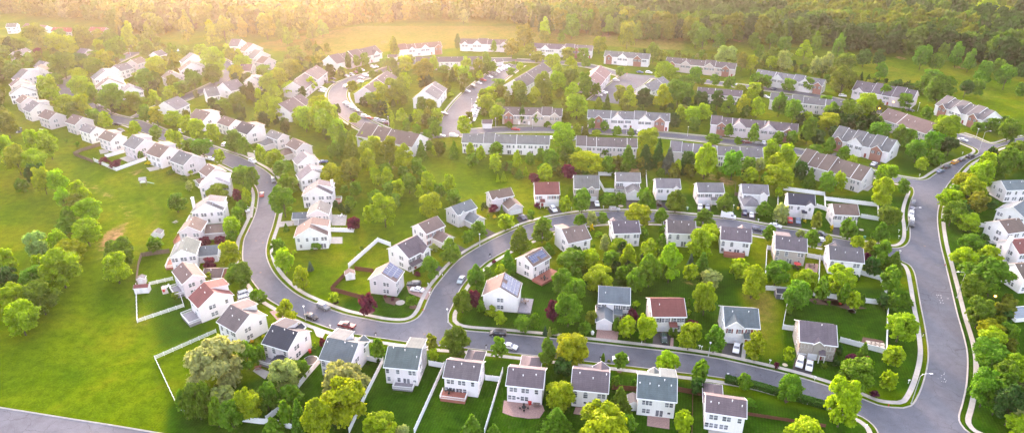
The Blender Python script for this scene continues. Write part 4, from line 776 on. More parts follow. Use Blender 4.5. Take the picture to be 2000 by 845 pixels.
# ------------------------------------------------------------------ trees
def leaf_cloud(P, Nn, size, rng, elong=1.0, down=0):
    """quads at points P with approximate normals Nn"""
    n = len(P); Nn = Nn/np.linalg.norm(Nn, axis=1, keepdims=True)
    Nn = Nn+rng.normal(0, .55, (n, 3)); Nn /= np.linalg.norm(Nn, axis=1, keepdims=True)
    r = rng.normal(0, 1, (n, 3)); 
    if down: r = np.tile([0, 0, 1.0], (n, 1))+rng.normal(0, .25, (n, 3))
    A = np.cross(Nn, r); A /= np.linalg.norm(A, axis=1, keepdims=True)+1e-9; B = np.cross(Nn, A)
    s = size*rng.uniform(.6, 1.35, (n, 1)); A = A*s; B = B*s*elong
    k = rng.uniform(.25, .6, (n, 1))
    V = np.stack([P-A*k-B, P+A-B*k, P+A*k+B, P-A+B*k], 1).reshape(-1, 3)
    return V
def prof(kind, z):
    if kind in 'RP': return np.sqrt(np.maximum(0, 1-((z-.46)/.56)**2))
    if kind == 'B': return np.sqrt(np.maximum(0, 1-((z-.3)/.72)**2))
    if kind in 'TC': return np.where(z < .32, np.sqrt(np.maximum(0, 1-((z-.32)/.36)**2)), np.maximum(0, 1-(np.maximum(z-.32, 0)/.70)**1.55))
    return 1-z
def crown_arrays(kind, seed, n, size):
    rng = np.random.default_rng(seed)
    if kind == 'S':
        P, Nn = [], []; lv = []
        zs = np.linspace(.03, .97, 15)
        for z in zs:
            nb = int(5+9*(1-z)); a0 = rng.uniform(0, 6.28)
            for b in range(nb):
                a = a0+b*2*PI/nb+rng.normal(0, .12); L = (1-z)**.85*rng.uniform(.75, 1.05)+.03; m = int(n/170*(L+.25))+2
                for t in np.linspace(.15, 1, m):
                    for q in range(2):
                        P.append([math.cos(a)*L*t+rng.normal(0, .035), math.sin(a)*L*t+rng.normal(0, .035), 2*(z-.05*t*t*L)+rng.normal(0, .025)]); Nn.append([math.cos(a)*.4, math.sin(a)*.4, 1])
        P = np.array(P); Nn = np.array(Nn); lv = .5+rng.normal(0, .16, len(P))
        return leaf_cloud(P, Nn, size, rng, 1.3), np.repeat(np.clip(lv, 0, 1), 1)
    lob = []
    nl = {'R': 30, 'P': 20, 'T': 26, 'C': 16, 'W': 30, 'B': 10}[kind]
    kk = 'R' if kind == 'W' else kind
    lean = rng.uniform(-.12, .12, 2)
    tries = 0
    while len(lob) < nl and tries < 4000:
        tries += 1
        z = rng.uniform(.08, .92); pr = float(prof(kk, np.array(z))); lr = (.15+.17*pr)*rng.uniform(.65, 1.35)*(1.15 if kind in 'BP' else 1)
        if kind == 'W': lr *= .85
        rad = max(0, pr-lr*.8)*rng.uniform(.65, 1.0)*rng.uniform(.85, 1.12); a = rng.uniform(0, 6.28)
        c = np.array([rad*math.cos(a)+lean[0]*z, rad*math.sin(a)+lean[1]*z, 2*z])
        if all(np.linalg.norm((c-o[0])*[1, 1, .8]) > .17 for o in lob): lob.append((c, lr, rng.normal(0, .13)))
    lob.append((np.array([0, 0, .95]), .42, -.1)); lob.append((np.array([lean[0], lean[1], 1.6]), .25, .1))
    tot = sum(l[1]**2 for l in lob); Ps, Ns, Ls = [], [], []
    for c, lr, dv_ in lob:
        m = max(8, int(n*lr*lr/tot*1.15)); d = rng.normal(0, 1, (m, 3)); d /= np.linalg.norm(d, axis=1, keepdims=True); d[:, 2] = np.where(d[:, 2] < -.35, -d[:, 2], d[:, 2])
        rr = lr*(rng.uniform(.6, 1.12, (m, 1))+(rng.random((m, 1)) < .10)*rng.uniform(0, .28, (m, 1))); p = c+d*rr*np.array([1, 1, .82])
        if kind == 'W': p[:, 2] -= rng.uniform(0, .22, m)*np.hypot(p[:, 0], p[:, 1])
        keep = np.ones(m, bool)
        for c2, l2, _ in lob:
            if c2 is not c: keep &= np.linalg.norm((p-c2)/[1, 1, .82], axis=1) > l2*.62
        p, d = p[keep], d[keep]; Ps.append(p); Ns.append(d+[0, 0, .35]); Ls.append(np.clip(.5+dv_+rng.normal(0, .17, len(p)), 0, 1))
    P, Nn, L = np.concatenate(Ps), np.concatenate(Ns), np.concatenate(Ls)
    P[:, 2] = np.clip(P[:, 2], .0, 2.2)
    V = leaf_cloud(P, Nn, size*(.8 if kind == 'W' else 1), rng, 1.9 if kind == 'W' else 1.15, kind == 'W')
    return V, L
def crown_mesh(kind, seed, n, size):
    V, L = crown_arrays(kind, seed, n, size); k = len(V)//4
    me = bpy.data.meshes.new('crown'); me.vertices.add(4*k); me.vertices.foreach_set('co', V.astype(np.float32).ravel())
    me.loops.add(4*k); me.loops.foreach_set('vertex_index', np.arange(4*k, dtype=np.int32)); me.polygons.add(k)
    me.polygons.foreach_set('loop_start', np.arange(0, 4*k, 4, dtype=np.int32)); me.update(calc_edges=True); me.validate()
    at = me.attributes.new('lv', 'FLOAT', 'FACE'); at.data.foreach_set('value', L[:k].astype(np.float32)); me.materials.append(MAT['leaf']); return me
CR = {}
for kd, nv in (('R', 5), ('T', 3), ('W', 3), ('S', 3), ('B', 2), ('P', 2), ('C', 2)):
    for lod, (n, sz) in enumerate([(800, .14), (2600, .085), (7000, .055)]):
        CR[kd, lod] = [crown_mesh(kd, 100*ord(kd)+i+7*lod, n if kd not in 'B' else n//2, sz*(1.0 if kd != 'S' else .95)) for i in range(nv)]
def trunk_mesh(seed, conifer=False):
    m = MB(); r = random.Random(seed)
    pts = [(0,0,-.02), (r.uniform(-.02,.02), r.uniform(-.02,.02), .3), (r.uniform(-.03,.03), r.uniform(-.03,.03), .62), (0, 0, .93 if conifer else .8)]
    m.tube(pts, [.052, .036, .026, .01], 7); m.tube([(0,0,-.02),(0,0,.05)], [.075, .048], 7)
    if not conifer:
        for i in range(6):
            a = i*2.4+r.random(); z = .24+.07*i; L = .24
            m.tube([(0,0,z), (math.cos(a)*L*.5, math.sin(a)*L*.5, z+.12), (math.cos(a)*L, math.sin(a)*L, z+.22)], [.020, .013, .005], 5)
    return m.mesh('trunk', 'bark')
TR = [trunk_mesh(i) for i in range(3)]; TRC = trunk_mesh(9, True)
COL = dict(y=(.235,.335,.008), g=(.102,.205,.012), d=(.036,.100,.018), o=(.165,.205,.018), p=(.105,.014,.050), l=(.270,.325,.110), b=(.07,.13,.10), Y=(.60,.46,.02))
CN = dict(y=['bright yellow-green','lime green','light green'], g=['mid green','leafy green','fresh green'], d=['dark green','deep green'], o=['olive green','dull olive'], p=['dark purple','plum-coloured'], l=['pale sage','pale flowering'], b=['blue-green','bluish'], Y=['golden yellow'])
KNAME = dict(R='round', T='pointed', C='narrow column', S='conifer', W='feathery', P='round', B='low')
TREES = []
def tl(k, s):
    for e in s.replace('\n', ' ').split(';'):
        e = e.strip()
        if not e: continue
        a = e.split(','); TREES.append((k, float(a[0]), float(a[1]), float(a[2]), float(a[3]), a[4], a[5]))
tl('c1','230,240,140,130,R,o;50,290,90,60,R,o;35,345,80,60,R,g;275,300,80,70,R,o;425,310,190,150,R,y;400,235,80,60,R,g;565,240,100,110,R,o;665,245,80,70,R,o;685,300,80,60,R,y;790,340,140,150,R,g;640,380,80,60,R,g;430,450,170,150,R,g;555,430,110,110,R,d;640,460,130,120,R,g;725,415,110,120,R,y;15,460,90,120,R,g;100,480,130,120,R,g;200,430,90,120,T,g;325,585,130,130,R,y;375,545,100,80,R,g;545,520,120,100,R,y;560,600,140,150,R,y;640,660,90,130,T,g;755,670,150,170,R,g;350,660,110,90,R,y;450,720,130,130,R,y;560,730,130,150,R,y;720,820,90,110,T,y;915,700,120,120,R,g;1055,670,80,110,T,y;990,690,60,50,B,g;1165,635,80,80,R,y;1240,600,110,80,R,g;1245,655,50,35,B,y;1335,560,110,110,R,g;1060,460,150,120,R,y;1000,560,130,140,R,g;1000,340,110,110,R,g;1180,345,80,90,T,g;1275,350,70,80,T,g;1380,350,100,80,R,y;1075,800,110,110,R,y;1185,815,120,90,R,y;990,780,80,120,R,g;760,260,90,90,R,g;885,240,90,170,T,y;1030,250,110,130,T,g;1275,190,100,150,T,o;255,355,50,45,R,p;90,390,60,50,R,g;20,520,80,60,B,g')
tl('c2','45,220,100,150,T,y;130,200,130,170,T,o;255,190,80,140,T,o;420,180,130,150,R,o;515,205,60,130,T,g;562,250,70,120,T,g;612,240,70,90,T,g;612,130,110,150,R,o;735,215,75,110,T,g;805,190,80,100,T,g;150,340,60,80,T,y;185,375,80,80,R,o;230,370,50,70,T,y;260,430,110,90,R,y;215,500,110,100,R,y;50,420,150,160,R,y;50,510,120,120,R,g;620,380,130,110,R,g;575,470,160,120,R,o;800,400,80,90,R,o;985,420,40,120,C,d;1042,420,50,80,R,g;1095,410,60,80,R,g;410,490,100,80,R,g;500,530,120,110,R,y;425,570,120,110,R,y;580,610,110,80,R,y;720,580,90,80,R,y;370,650,60,90,T,y;425,680,70,90,T,y;475,640,100,80,R,y;380,740,80,100,T,y;500,740,110,130,R,y;380,810,70,80,R,o;450,800,80,100,T,y;220,700,110,110,R,g;100,730,120,80,R,g;650,800,100,110,R,y;780,740,160,130,R,y;870,790,110,110,R,y;1010,600,70,80,R,o;940,490,70,50,R,y;1130,610,90,70,R,y;1215,640,130,130,R,y;1150,680,120,80,R,g;1320,620,150,150,R,o;1240,750,80,80,R,y;1350,790,80,90,T,y;1285,800,35,60,C,y;1300,320,70,140,T,o;1375,440,90,100,R,y;1240,430,90,60,R,g;1380,560,80,100,R,y;1030,810,80,70,T,y')
tl('c3','85,490,150,140,R,o;165,440,70,110,T,y;235,480,80,60,R,g;320,490,80,90,T,y;390,430,80,80,T,y;375,510,100,100,R,y;475,450,80,80,R,o;480,515,50,60,T,y;525,400,60,90,T,g;575,460,60,60,R,g;580,320,40,80,T,g;700,330,110,100,R,o;790,240,130,120,R,o;820,340,80,70,R,o;925,190,80,130,T,y;930,250,70,70,R,o;1040,140,120,140,R,o;1115,180,110,140,R,g;1220,145,100,130,R,g;1370,170,90,120,T,g;1040,260,50,60,R,g;1305,310,100,100,R,o;980,420,100,90,R,y;880,390,100,60,R,o;1085,370,90,80,R,o;1190,370,80,80,R,g;1210,430,60,70,T,g;1110,440,90,100,T,y;1020,480,90,100,T,y;1020,560,100,120,R,y;1110,540,110,120,R,g;1120,620,110,110,T,y;1205,570,100,130,R,g;910,580,110,160,R,o;855,650,90,110,T,y;750,620,100,120,R,o;760,670,110,90,R,g;550,640,90,80,R,y;610,580,100,80,R,g;530,710,100,110,R,y;605,790,100,110,R,y;620,710,70,70,R,g;700,490,60,50,R,g;760,460,50,50,R,y;1150,730,150,150,R,y;1080,710,80,100,R,o;150,750,110,120,R,o;60,800,90,90,R,y;190,790,80,90,R,y;280,650,50,40,B,y;45,710,30,60,S,d;1220,620,60,70,R,g;775,790,40,130,C,d;870,810,40,80,T,g;370,110,70,90,W,l;330,290,40,110,C,d')
tl('c4','60,140,90,120,R,y;90,240,110,160,R,o;160,210,70,120,T,o;565,240,110,150,R,g;610,270,100,140,R,g;690,220,90,110,R,g;720,290,80,90,R,g;775,230,80,110,R,g;955,280,80,90,R,g;1075,285,80,90,R,g;1175,305,85,90,R,g;1310,340,90,120,T,y;1385,290,80,130,T,g;600,370,50,50,R,g;270,360,80,120,R,o;330,390,70,90,R,o;340,490,150,110,R,y;400,520,120,90,R,y;770,380,140,120,W,l;880,420,80,120,R,o;945,440,80,110,R,y;1000,360,60,90,R,g;1090,380,90,90,R,g;1090,430,80,70,R,y;1175,410,110,120,W,l;1390,450,70,110,W,l;555,520,80,110,R,g;605,560,80,50,B,g;690,550,60,70,R,g;790,570,80,80,R,g;600,680,100,100,R,d;710,690,90,110,R,d;790,720,90,120,T,g;895,720,100,130,T,y;985,730,100,130,T,y;960,610,90,90,R,y;870,620,80,70,R,o;100,670,100,150,T,y;40,640,80,110,R,o;195,680,110,130,R,d;330,660,130,150,T,y;440,630,150,150,R,g;490,560,110,80,R,g;505,640,80,130,R,g;610,770,100,100,R,y;540,790,110,110,R,y;455,770,70,100,T,y;985,550,100,80,R,g;1050,560,70,80,R,g;1205,580,90,80,R,g;1340,580,80,80,R,g;1140,710,110,150,T,g;1235,760,120,140,R,g;1320,810,80,80,R,y;40,490,60,60,R,g;690,800,60,60,S,d')
tl('c5','140,310,80,160,T,g;310,400,100,100,R,d;410,400,90,100,R,d;60,420,70,110,W,l;190,430,130,110,R,g;165,560,150,170,R,o;430,480,80,110,T,g;710,390,100,160,R,g;810,425,90,110,R,g;860,350,70,90,W,g;955,370,90,150,T,g;1040,410,80,140,T,g;775,530,120,90,R,g;730,580,90,110,R,g;830,620,180,170,R,g;1135,500,100,140,R,g;1230,470,90,110,R,g;1290,530,120,140,R,g;1010,610,90,100,R,d;1100,600,80,110,R,g;1390,620,60,110,R,g;1400,480,70,150,R,d;310,720,140,150,R,y;90,760,110,120,T,g;225,770,150,140,R,g;40,700,90,90,R,g;460,640,90,100,R,g;350,620,90,60,R,g;600,690,90,90,R,g;390,720,110,70,R,o;745,780,70,90,R,g;575,755,30,30,B,g;60,830,150,80,R,y;390,60,160,90,R,y;640,70,150,90,R,g;990,50,80,60,R,g;1165,45,110,100,R,y;1310,100,140,80,R,y;530,585,110,30,B,d;620,600,90,30,B,d;680,580,60,50,B,g')
tl('c6','225,260,100,150,R,y;330,290,130,170,R,y;40,150,150,160,R,o;25,310,110,150,R,y;110,390,140,180,R,y;220,410,150,150,R,y;230,480,110,130,W,d;290,530,120,180,R,y;400,550,120,160,R,y;530,600,90,130,R,y;580,640,80,110,R,y;430,650,110,150,T,y;495,690,110,100,R,o;600,740,160,150,R,y;465,770,90,110,T,g;590,800,90,80,S,g;145,570,80,80,W,g;725,110,90,110,R,y;925,170,80,90,T,y;1065,215,80,90,R,g;530,290,50,25,B,g;800,420,90,65,B,p;715,400,70,50,B,p;965,360,45,60,C,g;1020,415,50,35,B,Y;1170,480,60,40,B,g;1260,515,50,40,B,g;1310,485,45,35,B,y;1300,575,50,60,R,l;1210,690,130,110,R,g;455,265,30,25,B,g;650,100,90,110,R,g;500,70,110,120,R,g')
tl('c7','35,110,90,120,R,y;125,125,110,100,R,y;215,150,90,100,R,y;300,185,100,130,R,y;410,210,90,100,R,y;545,260,110,130,R,g;620,300,90,120,T,g;115,230,70,90,T,y;165,260,80,100,R,y;235,300,90,90,R,g;335,310,130,110,R,g;445,370,70,90,R,y;610,510,120,130,R,g;685,510,80,120,R,g;645,560,60,110,T,g;635,640,60,110,T,y;600,715,80,90,T,g;575,640,60,110,R,p;455,620,160,110,W,o;530,820,90,80,T,y;585,770,80,110,R,g;735,350,70,120,T,y;825,385,110,110,R,y;895,460,130,110,R,g;930,560,130,120,R,g;890,680,160,180,R,g;1010,560,70,50,B,p;1225,500,150,140,W,y;1350,470,130,160,R,o;1370,500,60,70,R,p;1350,690,70,90,R,g;720,60,80,110,T,y;820,90,90,140,T,y;870,40,80,120,R,o;1040,110,120,150,R,y;1170,150,140,170,R,y;1245,330,90,110,W,g;1300,240,80,160,S,g;1370,830,90,80,R,p;1385,590,80,90,R,g;1250,700,40,60,C,d;1290,720,40,60,C,d;1330,735,40,60,C,d')
tl('c8','100,90,170,200,R,y;60,30,140,120,R,y;200,200,120,150,R,y;240,280,90,150,S,g;300,300,130,180,S,o;335,130,90,120,R,y;405,240,110,90,R,y;440,310,150,150,R,y;420,400,120,160,T,y;560,330,130,160,R,o;665,370,140,170,T,y;760,440,80,110,R,g;785,330,80,120,S,g;835,300,50,70,R,g;878,330,50,80,R,y;1010,310,60,80,S,g;1005,350,60,70,S,g;528,460,90,80,R,g;470,510,80,110,R,y;550,510,80,130,T,y;620,590,90,120,R,y;560,600,110,100,R,g;665,480,70,80,R,g;700,550,110,120,R,g;795,500,80,90,R,g;835,550,90,130,R,y;768,610,55,100,T,y;465,650,90,90,W,g;430,770,90,130,R,y;530,740,170,200,R,y;610,670,70,110,R,g;840,700,160,150,W,y;980,560,80,110,R,y;905,610,80,90,W,g;1010,650,100,100,R,g;530,40,80,90,R,o;655,85,80,100,R,y;765,100,90,110,R,y;582,140,30,130,C,y;680,165,60,90,R,g;755,190,60,80,R,g;885,180,80,100,R,g;830,215,80,60,R,g;1085,160,90,110,R,y;1120,320,60,90,T,y;1190,350,70,100,T,y;1135,400,80,80,R,g;1300,330,100,90,R,g;1293,415,85,110,R,y;1350,510,40,60,S,y;1310,520,25,50,S,y;1400,430,90,60,B,g;1295,80,80,90,R,y;435,165,60,40,R,g;500,175,50,40,R,g;320,590,80,70,R,g;250,600,60,60,R,g')
tl('d1','385,390,60,130,T,y;400,490,60,60,S,g;447,475,40,60,S,y;478,390,60,80,R,g;555,365,60,80,R,g;583,485,105,100,R,y;503,520,75,65,R,p;740,475,100,90,R,p;620,390,110,130,R,g;700,230,160,160,R,y;720,340,110,130,R,g;795,350,70,80,R,y;880,410,210,140,R,y;885,320,70,60,R,y;995,340,60,50,R,g;1010,430,80,130,R,g;1150,370,130,140,S,g;1270,370,140,150,S,d;1290,250,150,130,R,y;1360,350,100,180,S,d;420,80,45,140,C,g;510,110,50,80,R,g;785,60,130,130,R,y;895,145,50,80,R,g;990,165,60,60,R,g;1070,200,60,70,R,g;1170,205,50,60,T,g;930,210,60,40,R,y;330,150,60,50,B,g;600,150,60,40,B,g;720,700,75,95,R,y;835,675,120,140,R,g;1010,665,100,90,R,g;1100,660,70,80,R,g;1265,660,100,120,R,g;310,815,110,100,R,y;222,730,90,55,B,p;160,715,50,60,B,d;280,740,30,70,S,g;485,770,50,70,R,g;545,670,25,70,S,g;525,710,50,35,B,p;230,785,30,30,B,Y;190,780,30,25,B,y;1230,770,170,130,R,y;975,790,80,80,T,g;900,800,70,90,W,l;820,805,90,80,T,g;1380,780,90,110,T,g;570,830,120,70,T,g;300,430,60,50,B,g;650,440,90,60,R,g;560,450,70,60,B,g;660,150,40,40,B,g')
tl('d2','360,110,180,170,R,y;285,60,60,90,T,y;440,60,80,90,R,y;610,190,60,90,T,g;785,210,70,130,T,g;500,250,100,70,R,g;675,265,50,50,R,g;950,240,70,80,R,g;1050,240,80,80,R,g;1160,190,110,180,R,g;1280,170,180,180,R,y;1200,330,90,80,R,g;455,390,160,230,T,y;350,400,90,150,R,d;260,440,50,130,T,y;200,400,110,160,S,b;640,430,130,170,R,g;740,430,100,110,R,g;825,430,60,110,R,l;910,330,100,130,R,y;1010,370,110,180,R,y;945,420,120,120,R,y;965,510,180,160,R,y;760,505,110,90,R,y;860,520,60,100,R,g;1110,470,90,130,R,d;1170,520,90,120,S,g;1290,550,110,130,R,g;1380,540,80,140,R,y;250,670,140,140,T,g;585,690,120,140,T,g;855,730,100,100,T,g;145,785,100,110,T,g;445,790,130,120,T,g;975,760,100,110,W,l;1215,810,70,130,T,o;955,620,50,60,R,y;300,420,70,140,S,d;560,470,60,60,B,g;200,60,60,60,B,g;1135,815,25,20,B,Y')
tl('d3','75,290,80,100,T,g;410,200,130,120,R,g;390,140,100,80,R,g;570,230,110,130,R,g;625,260,90,120,R,g;675,330,110,130,R,g;785,270,120,130,R,g;880,180,180,170,R,y;900,300,110,110,R,d;800,380,110,80,R,g;710,420,80,90,T,y;230,400,70,80,T,y;170,350,80,80,R,g;460,490,140,130,R,y;580,580,80,100,R,g;55,560,110,130,R,d;150,560,90,160,T,y;440,620,140,190,R,y;480,780,140,150,R,g;1310,190,140,130,R,g;1190,150,90,80,R,g;1090,170,80,70,R,g;1270,120,70,60,R,g;750,80,70,80,R,g;1290,400,120,170,R,g;1150,430,130,160,R,y;1350,330,120,120,R,g;1190,360,80,80,R,o;1110,500,150,170,R,y;1000,540,130,110,R,y;940,610,120,90,R,g;1060,600,140,150,R,y;900,660,150,130,R,y;1090,690,120,130,R,o;920,760,160,150,R,g;1020,820,160,120,R,y;1240,600,80,70,B,d;1190,700,90,50,B,d;1000,100,50,50,B,g;1225,420,90,110,R,g;1390,400,80,120,R,g')
tl('e1','990,80,200,180,R,y;1040,200,140,120,R,g;1000,300,150,130,R,y;1170,270,130,120,R,y;1030,380,140,110,R,g;1160,340,130,110,R,g;1200,430,250,230,R,g;1070,500,170,160,R,g;1110,670,170,180,R,g;1180,790,150,130,R,y;1260,700,120,120,R,d;1300,800,130,120,R,g;205,95,110,120,R,g;425,115,110,130,T,g;265,180,90,90,T,y;85,90,30,50,B,Y;350,225,90,120,T,o;440,250,130,160,T,g;520,320,140,140,S,g;490,440,120,160,R,g;590,570,110,90,S,g;370,350,110,110,R,d;330,295,60,60,R,p;150,450,180,180,R,y;30,480,70,140,T,g;180,540,90,140,T,g;240,580,100,130,T,y;300,580,40,80,C,g;450,580,80,90,R,d;510,595,80,100,W,g;560,770,190,180,R,y;250,430,60,40,B,d;1210,130,60,40,B,g;1290,260,80,40,B,d;1130,180,70,80,R,d')
tl('e7','510,310,130,130,R,y;485,480,100,110,W,y;265,450,220,210,R,g;170,640,230,290,R,y;305,285,75,110,S,g;230,345,100,80,R,p;330,365,60,80,R,p;380,575,65,55,B,p;1150,160,200,180,R,g;1200,200,160,150,R,y;1190,310,240,200,R,g;1150,540,190,220,R,g;1280,440,150,170,R,g;1340,400,150,170,R,y;1330,660,190,230,R,d;1370,790,170,150,R,y;1330,200,110,160,S,g;1230,620,140,170,R,g;100,320,60,60,B,d;140,280,40,60,B,d;120,365,60,40,B,d;1040,550,50,60,B,g')
tl('d4','590,120,170,160,R,y;445,60,110,90,R,g;430,110,100,60,R,g;390,180,110,150,R,y;490,250,170,150,R,y;250,200,150,170,W,l;35,320,120,170,R,y;270,330,90,140,R,y;410,370,230,230,R,y;230,430,180,150,R,g;60,430,150,150,W,d;100,550,170,160,R,y;275,570,200,200,R,g;135,710,220,210,R,y;10,500,60,110,R,g;830,250,190,180,R,g;790,360,180,190,R,y;1065,200,100,90,W,g')
tl('d5','540,80,110,130,R,y;530,150,60,100,R,g;515,265,130,150,R,y;590,410,170,160,R,g;720,560,110,85,R,g;910,650,125,150,T,y;380,435,90,70,W,o;345,180,85,60,R,p;455,170,75,50,R,p;385,325,80,75,R,p;850,230,100,130,R,g;900,310,120,150,R,y;1020,420,110,150,T,y;1077,350,40,60,S,b;1240,560,70,65,R,y;1115,215,80,55,B,g;1355,60,90,85,R,p;910,85,40,50,S,g;150,545,60,50,B,o;965,255,40,25,B,y')
tl('d6','415,615,110,130,P,p;845,350,135,155,T,g;980,240,130,150,T,g;1100,155,70,100,R,g;1175,95,110,120,T,g;715,590,75,60,R,g;1065,580,140,150,T,g;1145,575,90,140,P,p;1160,420,120,170,T,g;1240,390,70,80,T,g;1380,320,130,150,S,g;1330,370,80,80,T,y;1195,625,60,90,T,g;1265,655,90,75,B,y;1325,700,80,100,T,y;1283,318,35,30,B,p;755,400,50,40,B,p;870,225,70,45,B,l;535,555,30,25,B,p;590,570,30,30,B,p;350,260,30,35,B,g;375,225,30,35,B,g')
tl('d7','410,165,140,170,T,g;560,100,130,150,T,g;600,230,90,80,S,g;770,310,190,130,R,g;700,460,150,160,R,g;790,400,90,80,R,g;785,520,150,180,R,g;740,650,170,200,R,g;635,660,90,120,R,p;965,430,200,140,W,y;900,300,110,130,R,y;1030,300,110,110,R,g;1100,210,110,80,R,y;1150,280,110,160,T,y;1110,400,90,100,R,g;1210,440,130,140,W,g;1290,230,130,140,T,y;1300,380,140,200,R,g;990,190,60,120,C,l;900,85,35,50,B,Y;950,130,60,45,B,y;1045,190,30,50,S,g;1260,130,60,90,R,g;1385,170,60,90,T,g;1390,330,80,150,R,y;850,780,80,90,R,g;895,700,80,90,R,o;1070,750,50,100,C,g;1145,770,120,120,R,y;1275,770,140,170,R,y;1205,610,60,50,B,y;1185,690,70,80,R,p;430,740,110,100,R,g;510,720,70,100,T,g;1115,705,40,50,B,p;910,220,40,50,B,g;580,790,30,60,S,b;610,800,30,60,S,l;640,800,60,60,B,g;1110,100,50,40,B,p')
tl('d8','210,310,170,260,T,y;75,400,150,200,R,g;150,180,70,130,T,d;430,190,190,180,R,y;490,120,120,110,R,y;440,40,120,70,T,g;345,395,95,110,R,y;430,340,130,160,S,g;350,310,50,80,S,b;490,430,130,90,W,l;450,570,150,200,W,y;680,365,120,120,R,y;780,460,170,190,R,y;940,395,160,150,R,g;1150,440,150,120,W,y;1070,540,170,180,R,g;1250,510,90,160,T,g;895,125,85,90,R,g;1185,160,100,120,T,g;1105,125,60,40,W,l;1290,200,70,130,T,o;210,800,30,60,C,g;245,805,30,60,C,g;335,600,30,60,C,g;340,665,30,60,B,y;1030,640,45,80,C,g;1300,600,35,25,B,g;1205,590,30,25,B,g;1245,660,0,0,B,g;160,95,60,60,B,g'.replace('1245,660,0,0,B,g;',''))
tl('e5','65,280,130,170,T,g;230,260,240,180,W,y;180,390,130,100,R,d;615,130,110,140,R,y;1045,175,150,170,R,y;1060,110,110,60,B,p;1220,200,120,180,R,g;570,350,90,110,R,g;900,365,140,140,R,y;1120,430,110,180,R,g;1095,520,90,100,R,d;150,580,200,160,W,y;565,620,170,190,S,g;130,760,240,190,S,g;420,790,330,140,W,y;600,780,150,110,W,g;1010,770,120,160,R,y;530,490,60,80,R,g;665,500,50,60,B,g;905,405,70,50,B,Y;450,330,25,90,C,g;490,350,25,20,B,o')
tl('e4','495,215,95,110,T,o;675,195,185,190,T,g;520,305,60,80,R,y;130,260,90,140,T,g;965,250,115,140,T,g;780,790,140,140,S,g;930,820,90,80,S,g;160,800,180,110,R,y;300,830,90,60,W,l;65,365,30,30,B,d;155,218,25,20,B,Y')
tl('e3','260,360,350,300,W,l;460,300,130,180,T,g;750,330,90,90,S,g;720,440,200,180,W,l;830,400,120,110,W,g;1140,470,280,150,W,l;1150,620,280,290,R,y;950,750,190,260,R,y;770,590,150,120,R,g;725,700,100,160,T,g;820,720,120,200,S,g;600,590,150,170,W,g;480,650,170,200,R,y;350,720,170,170,R,g;250,690,110,180,T,g;290,600,160,80,W,l;120,620,200,230,W,g;30,620,100,150,W,g;120,500,90,80,R,g;640,800,150,80,S,g;1090,740,120,120,R,d;1340,790,160,110,R,y;500,215,30,25,B,Y;580,178,30,25,B,Y;930,245,40,40,B,y;985,215,50,60,B,p;1370,350,30,40,B,d;1385,215,25,20,B,Y;545,300,80,120,W,g')
tl('e6','365,490,90,110,R,g;670,540,150,170,R,g;665,300,70,110,R,y;450,250,130,190,R,y;590,375,45,45,B,p;770,830,220,130,R,y;740,200,40,60,B,d;1020,260,50,80,B,d;920,375,50,35,B,g;410,640,90,60,B,g;730,245,30,60,B,g;990,350,60,50,B,d')
FILL = []
def solve_tree(k, x, y, w, h, kind):
    px, py = PX(k, x, y); w /= 3.52; h /= 3.52; zc = 4.0
    for _ in range(3):
        p = G(px, py, zc); s = scl(p); al = math.atan2(CAM_H-zc, p.y)
        Wm = w/s; Hc = math.sqrt(max((h/s)**2-(Wm*math.sin(al))**2*.8, (.62*Wm)**2))/max(.5, math.cos(al)); Hc = min(Hc, Wm*(2.2 if kind in 'TSC' else 1.45)*(1.6 if kind == 'C' else 1)); Hc = min(Hc, 24)
        clear = .02 if kind in 'BSC' else (.10*Hc+.4); zc = clear+Hc/2
    f_ = 1.0 if kind == 'B' else 1.12
    p.z = 0; return p, Wm*f_, Hc*(1 if kind == 'B' else 1.05), clear
TL = []
for i, (k, x, y, w, h, kd, c) in enumerate(TREES):
    p, Wm, Hc, cl = solve_tree(k, x, y, w, h, kd); px = to_px((p.x, p.y, cl+Hc/2))
    dup = any(abs(px[0]-q[5][0]) < .30*min(w, q[6])/3.52 and abs(px[1]-q[5][1]) < .30*min(w, q[6])/3.52 for q in TL)
    if not dup: TL.append((p, Wm, Hc, cl, (kd, c), px, w, scl(p)*Wm))
small = sorted([t for t in TL if t[4][0] != 'B'], key=lambda t: -t[7]*t[2])
NIND = 318
keep = set(id(t) for t in small[:NIND]); print('trees listed', len(TL), 'big', len(small))
TGROUP = dict(R='round leafy trees', T='pointed oval trees', C='narrow column trees', S='conifers', W='feathery willow-like trees', P='purple-leaved trees', B='low shrubs')
PLANTS = []
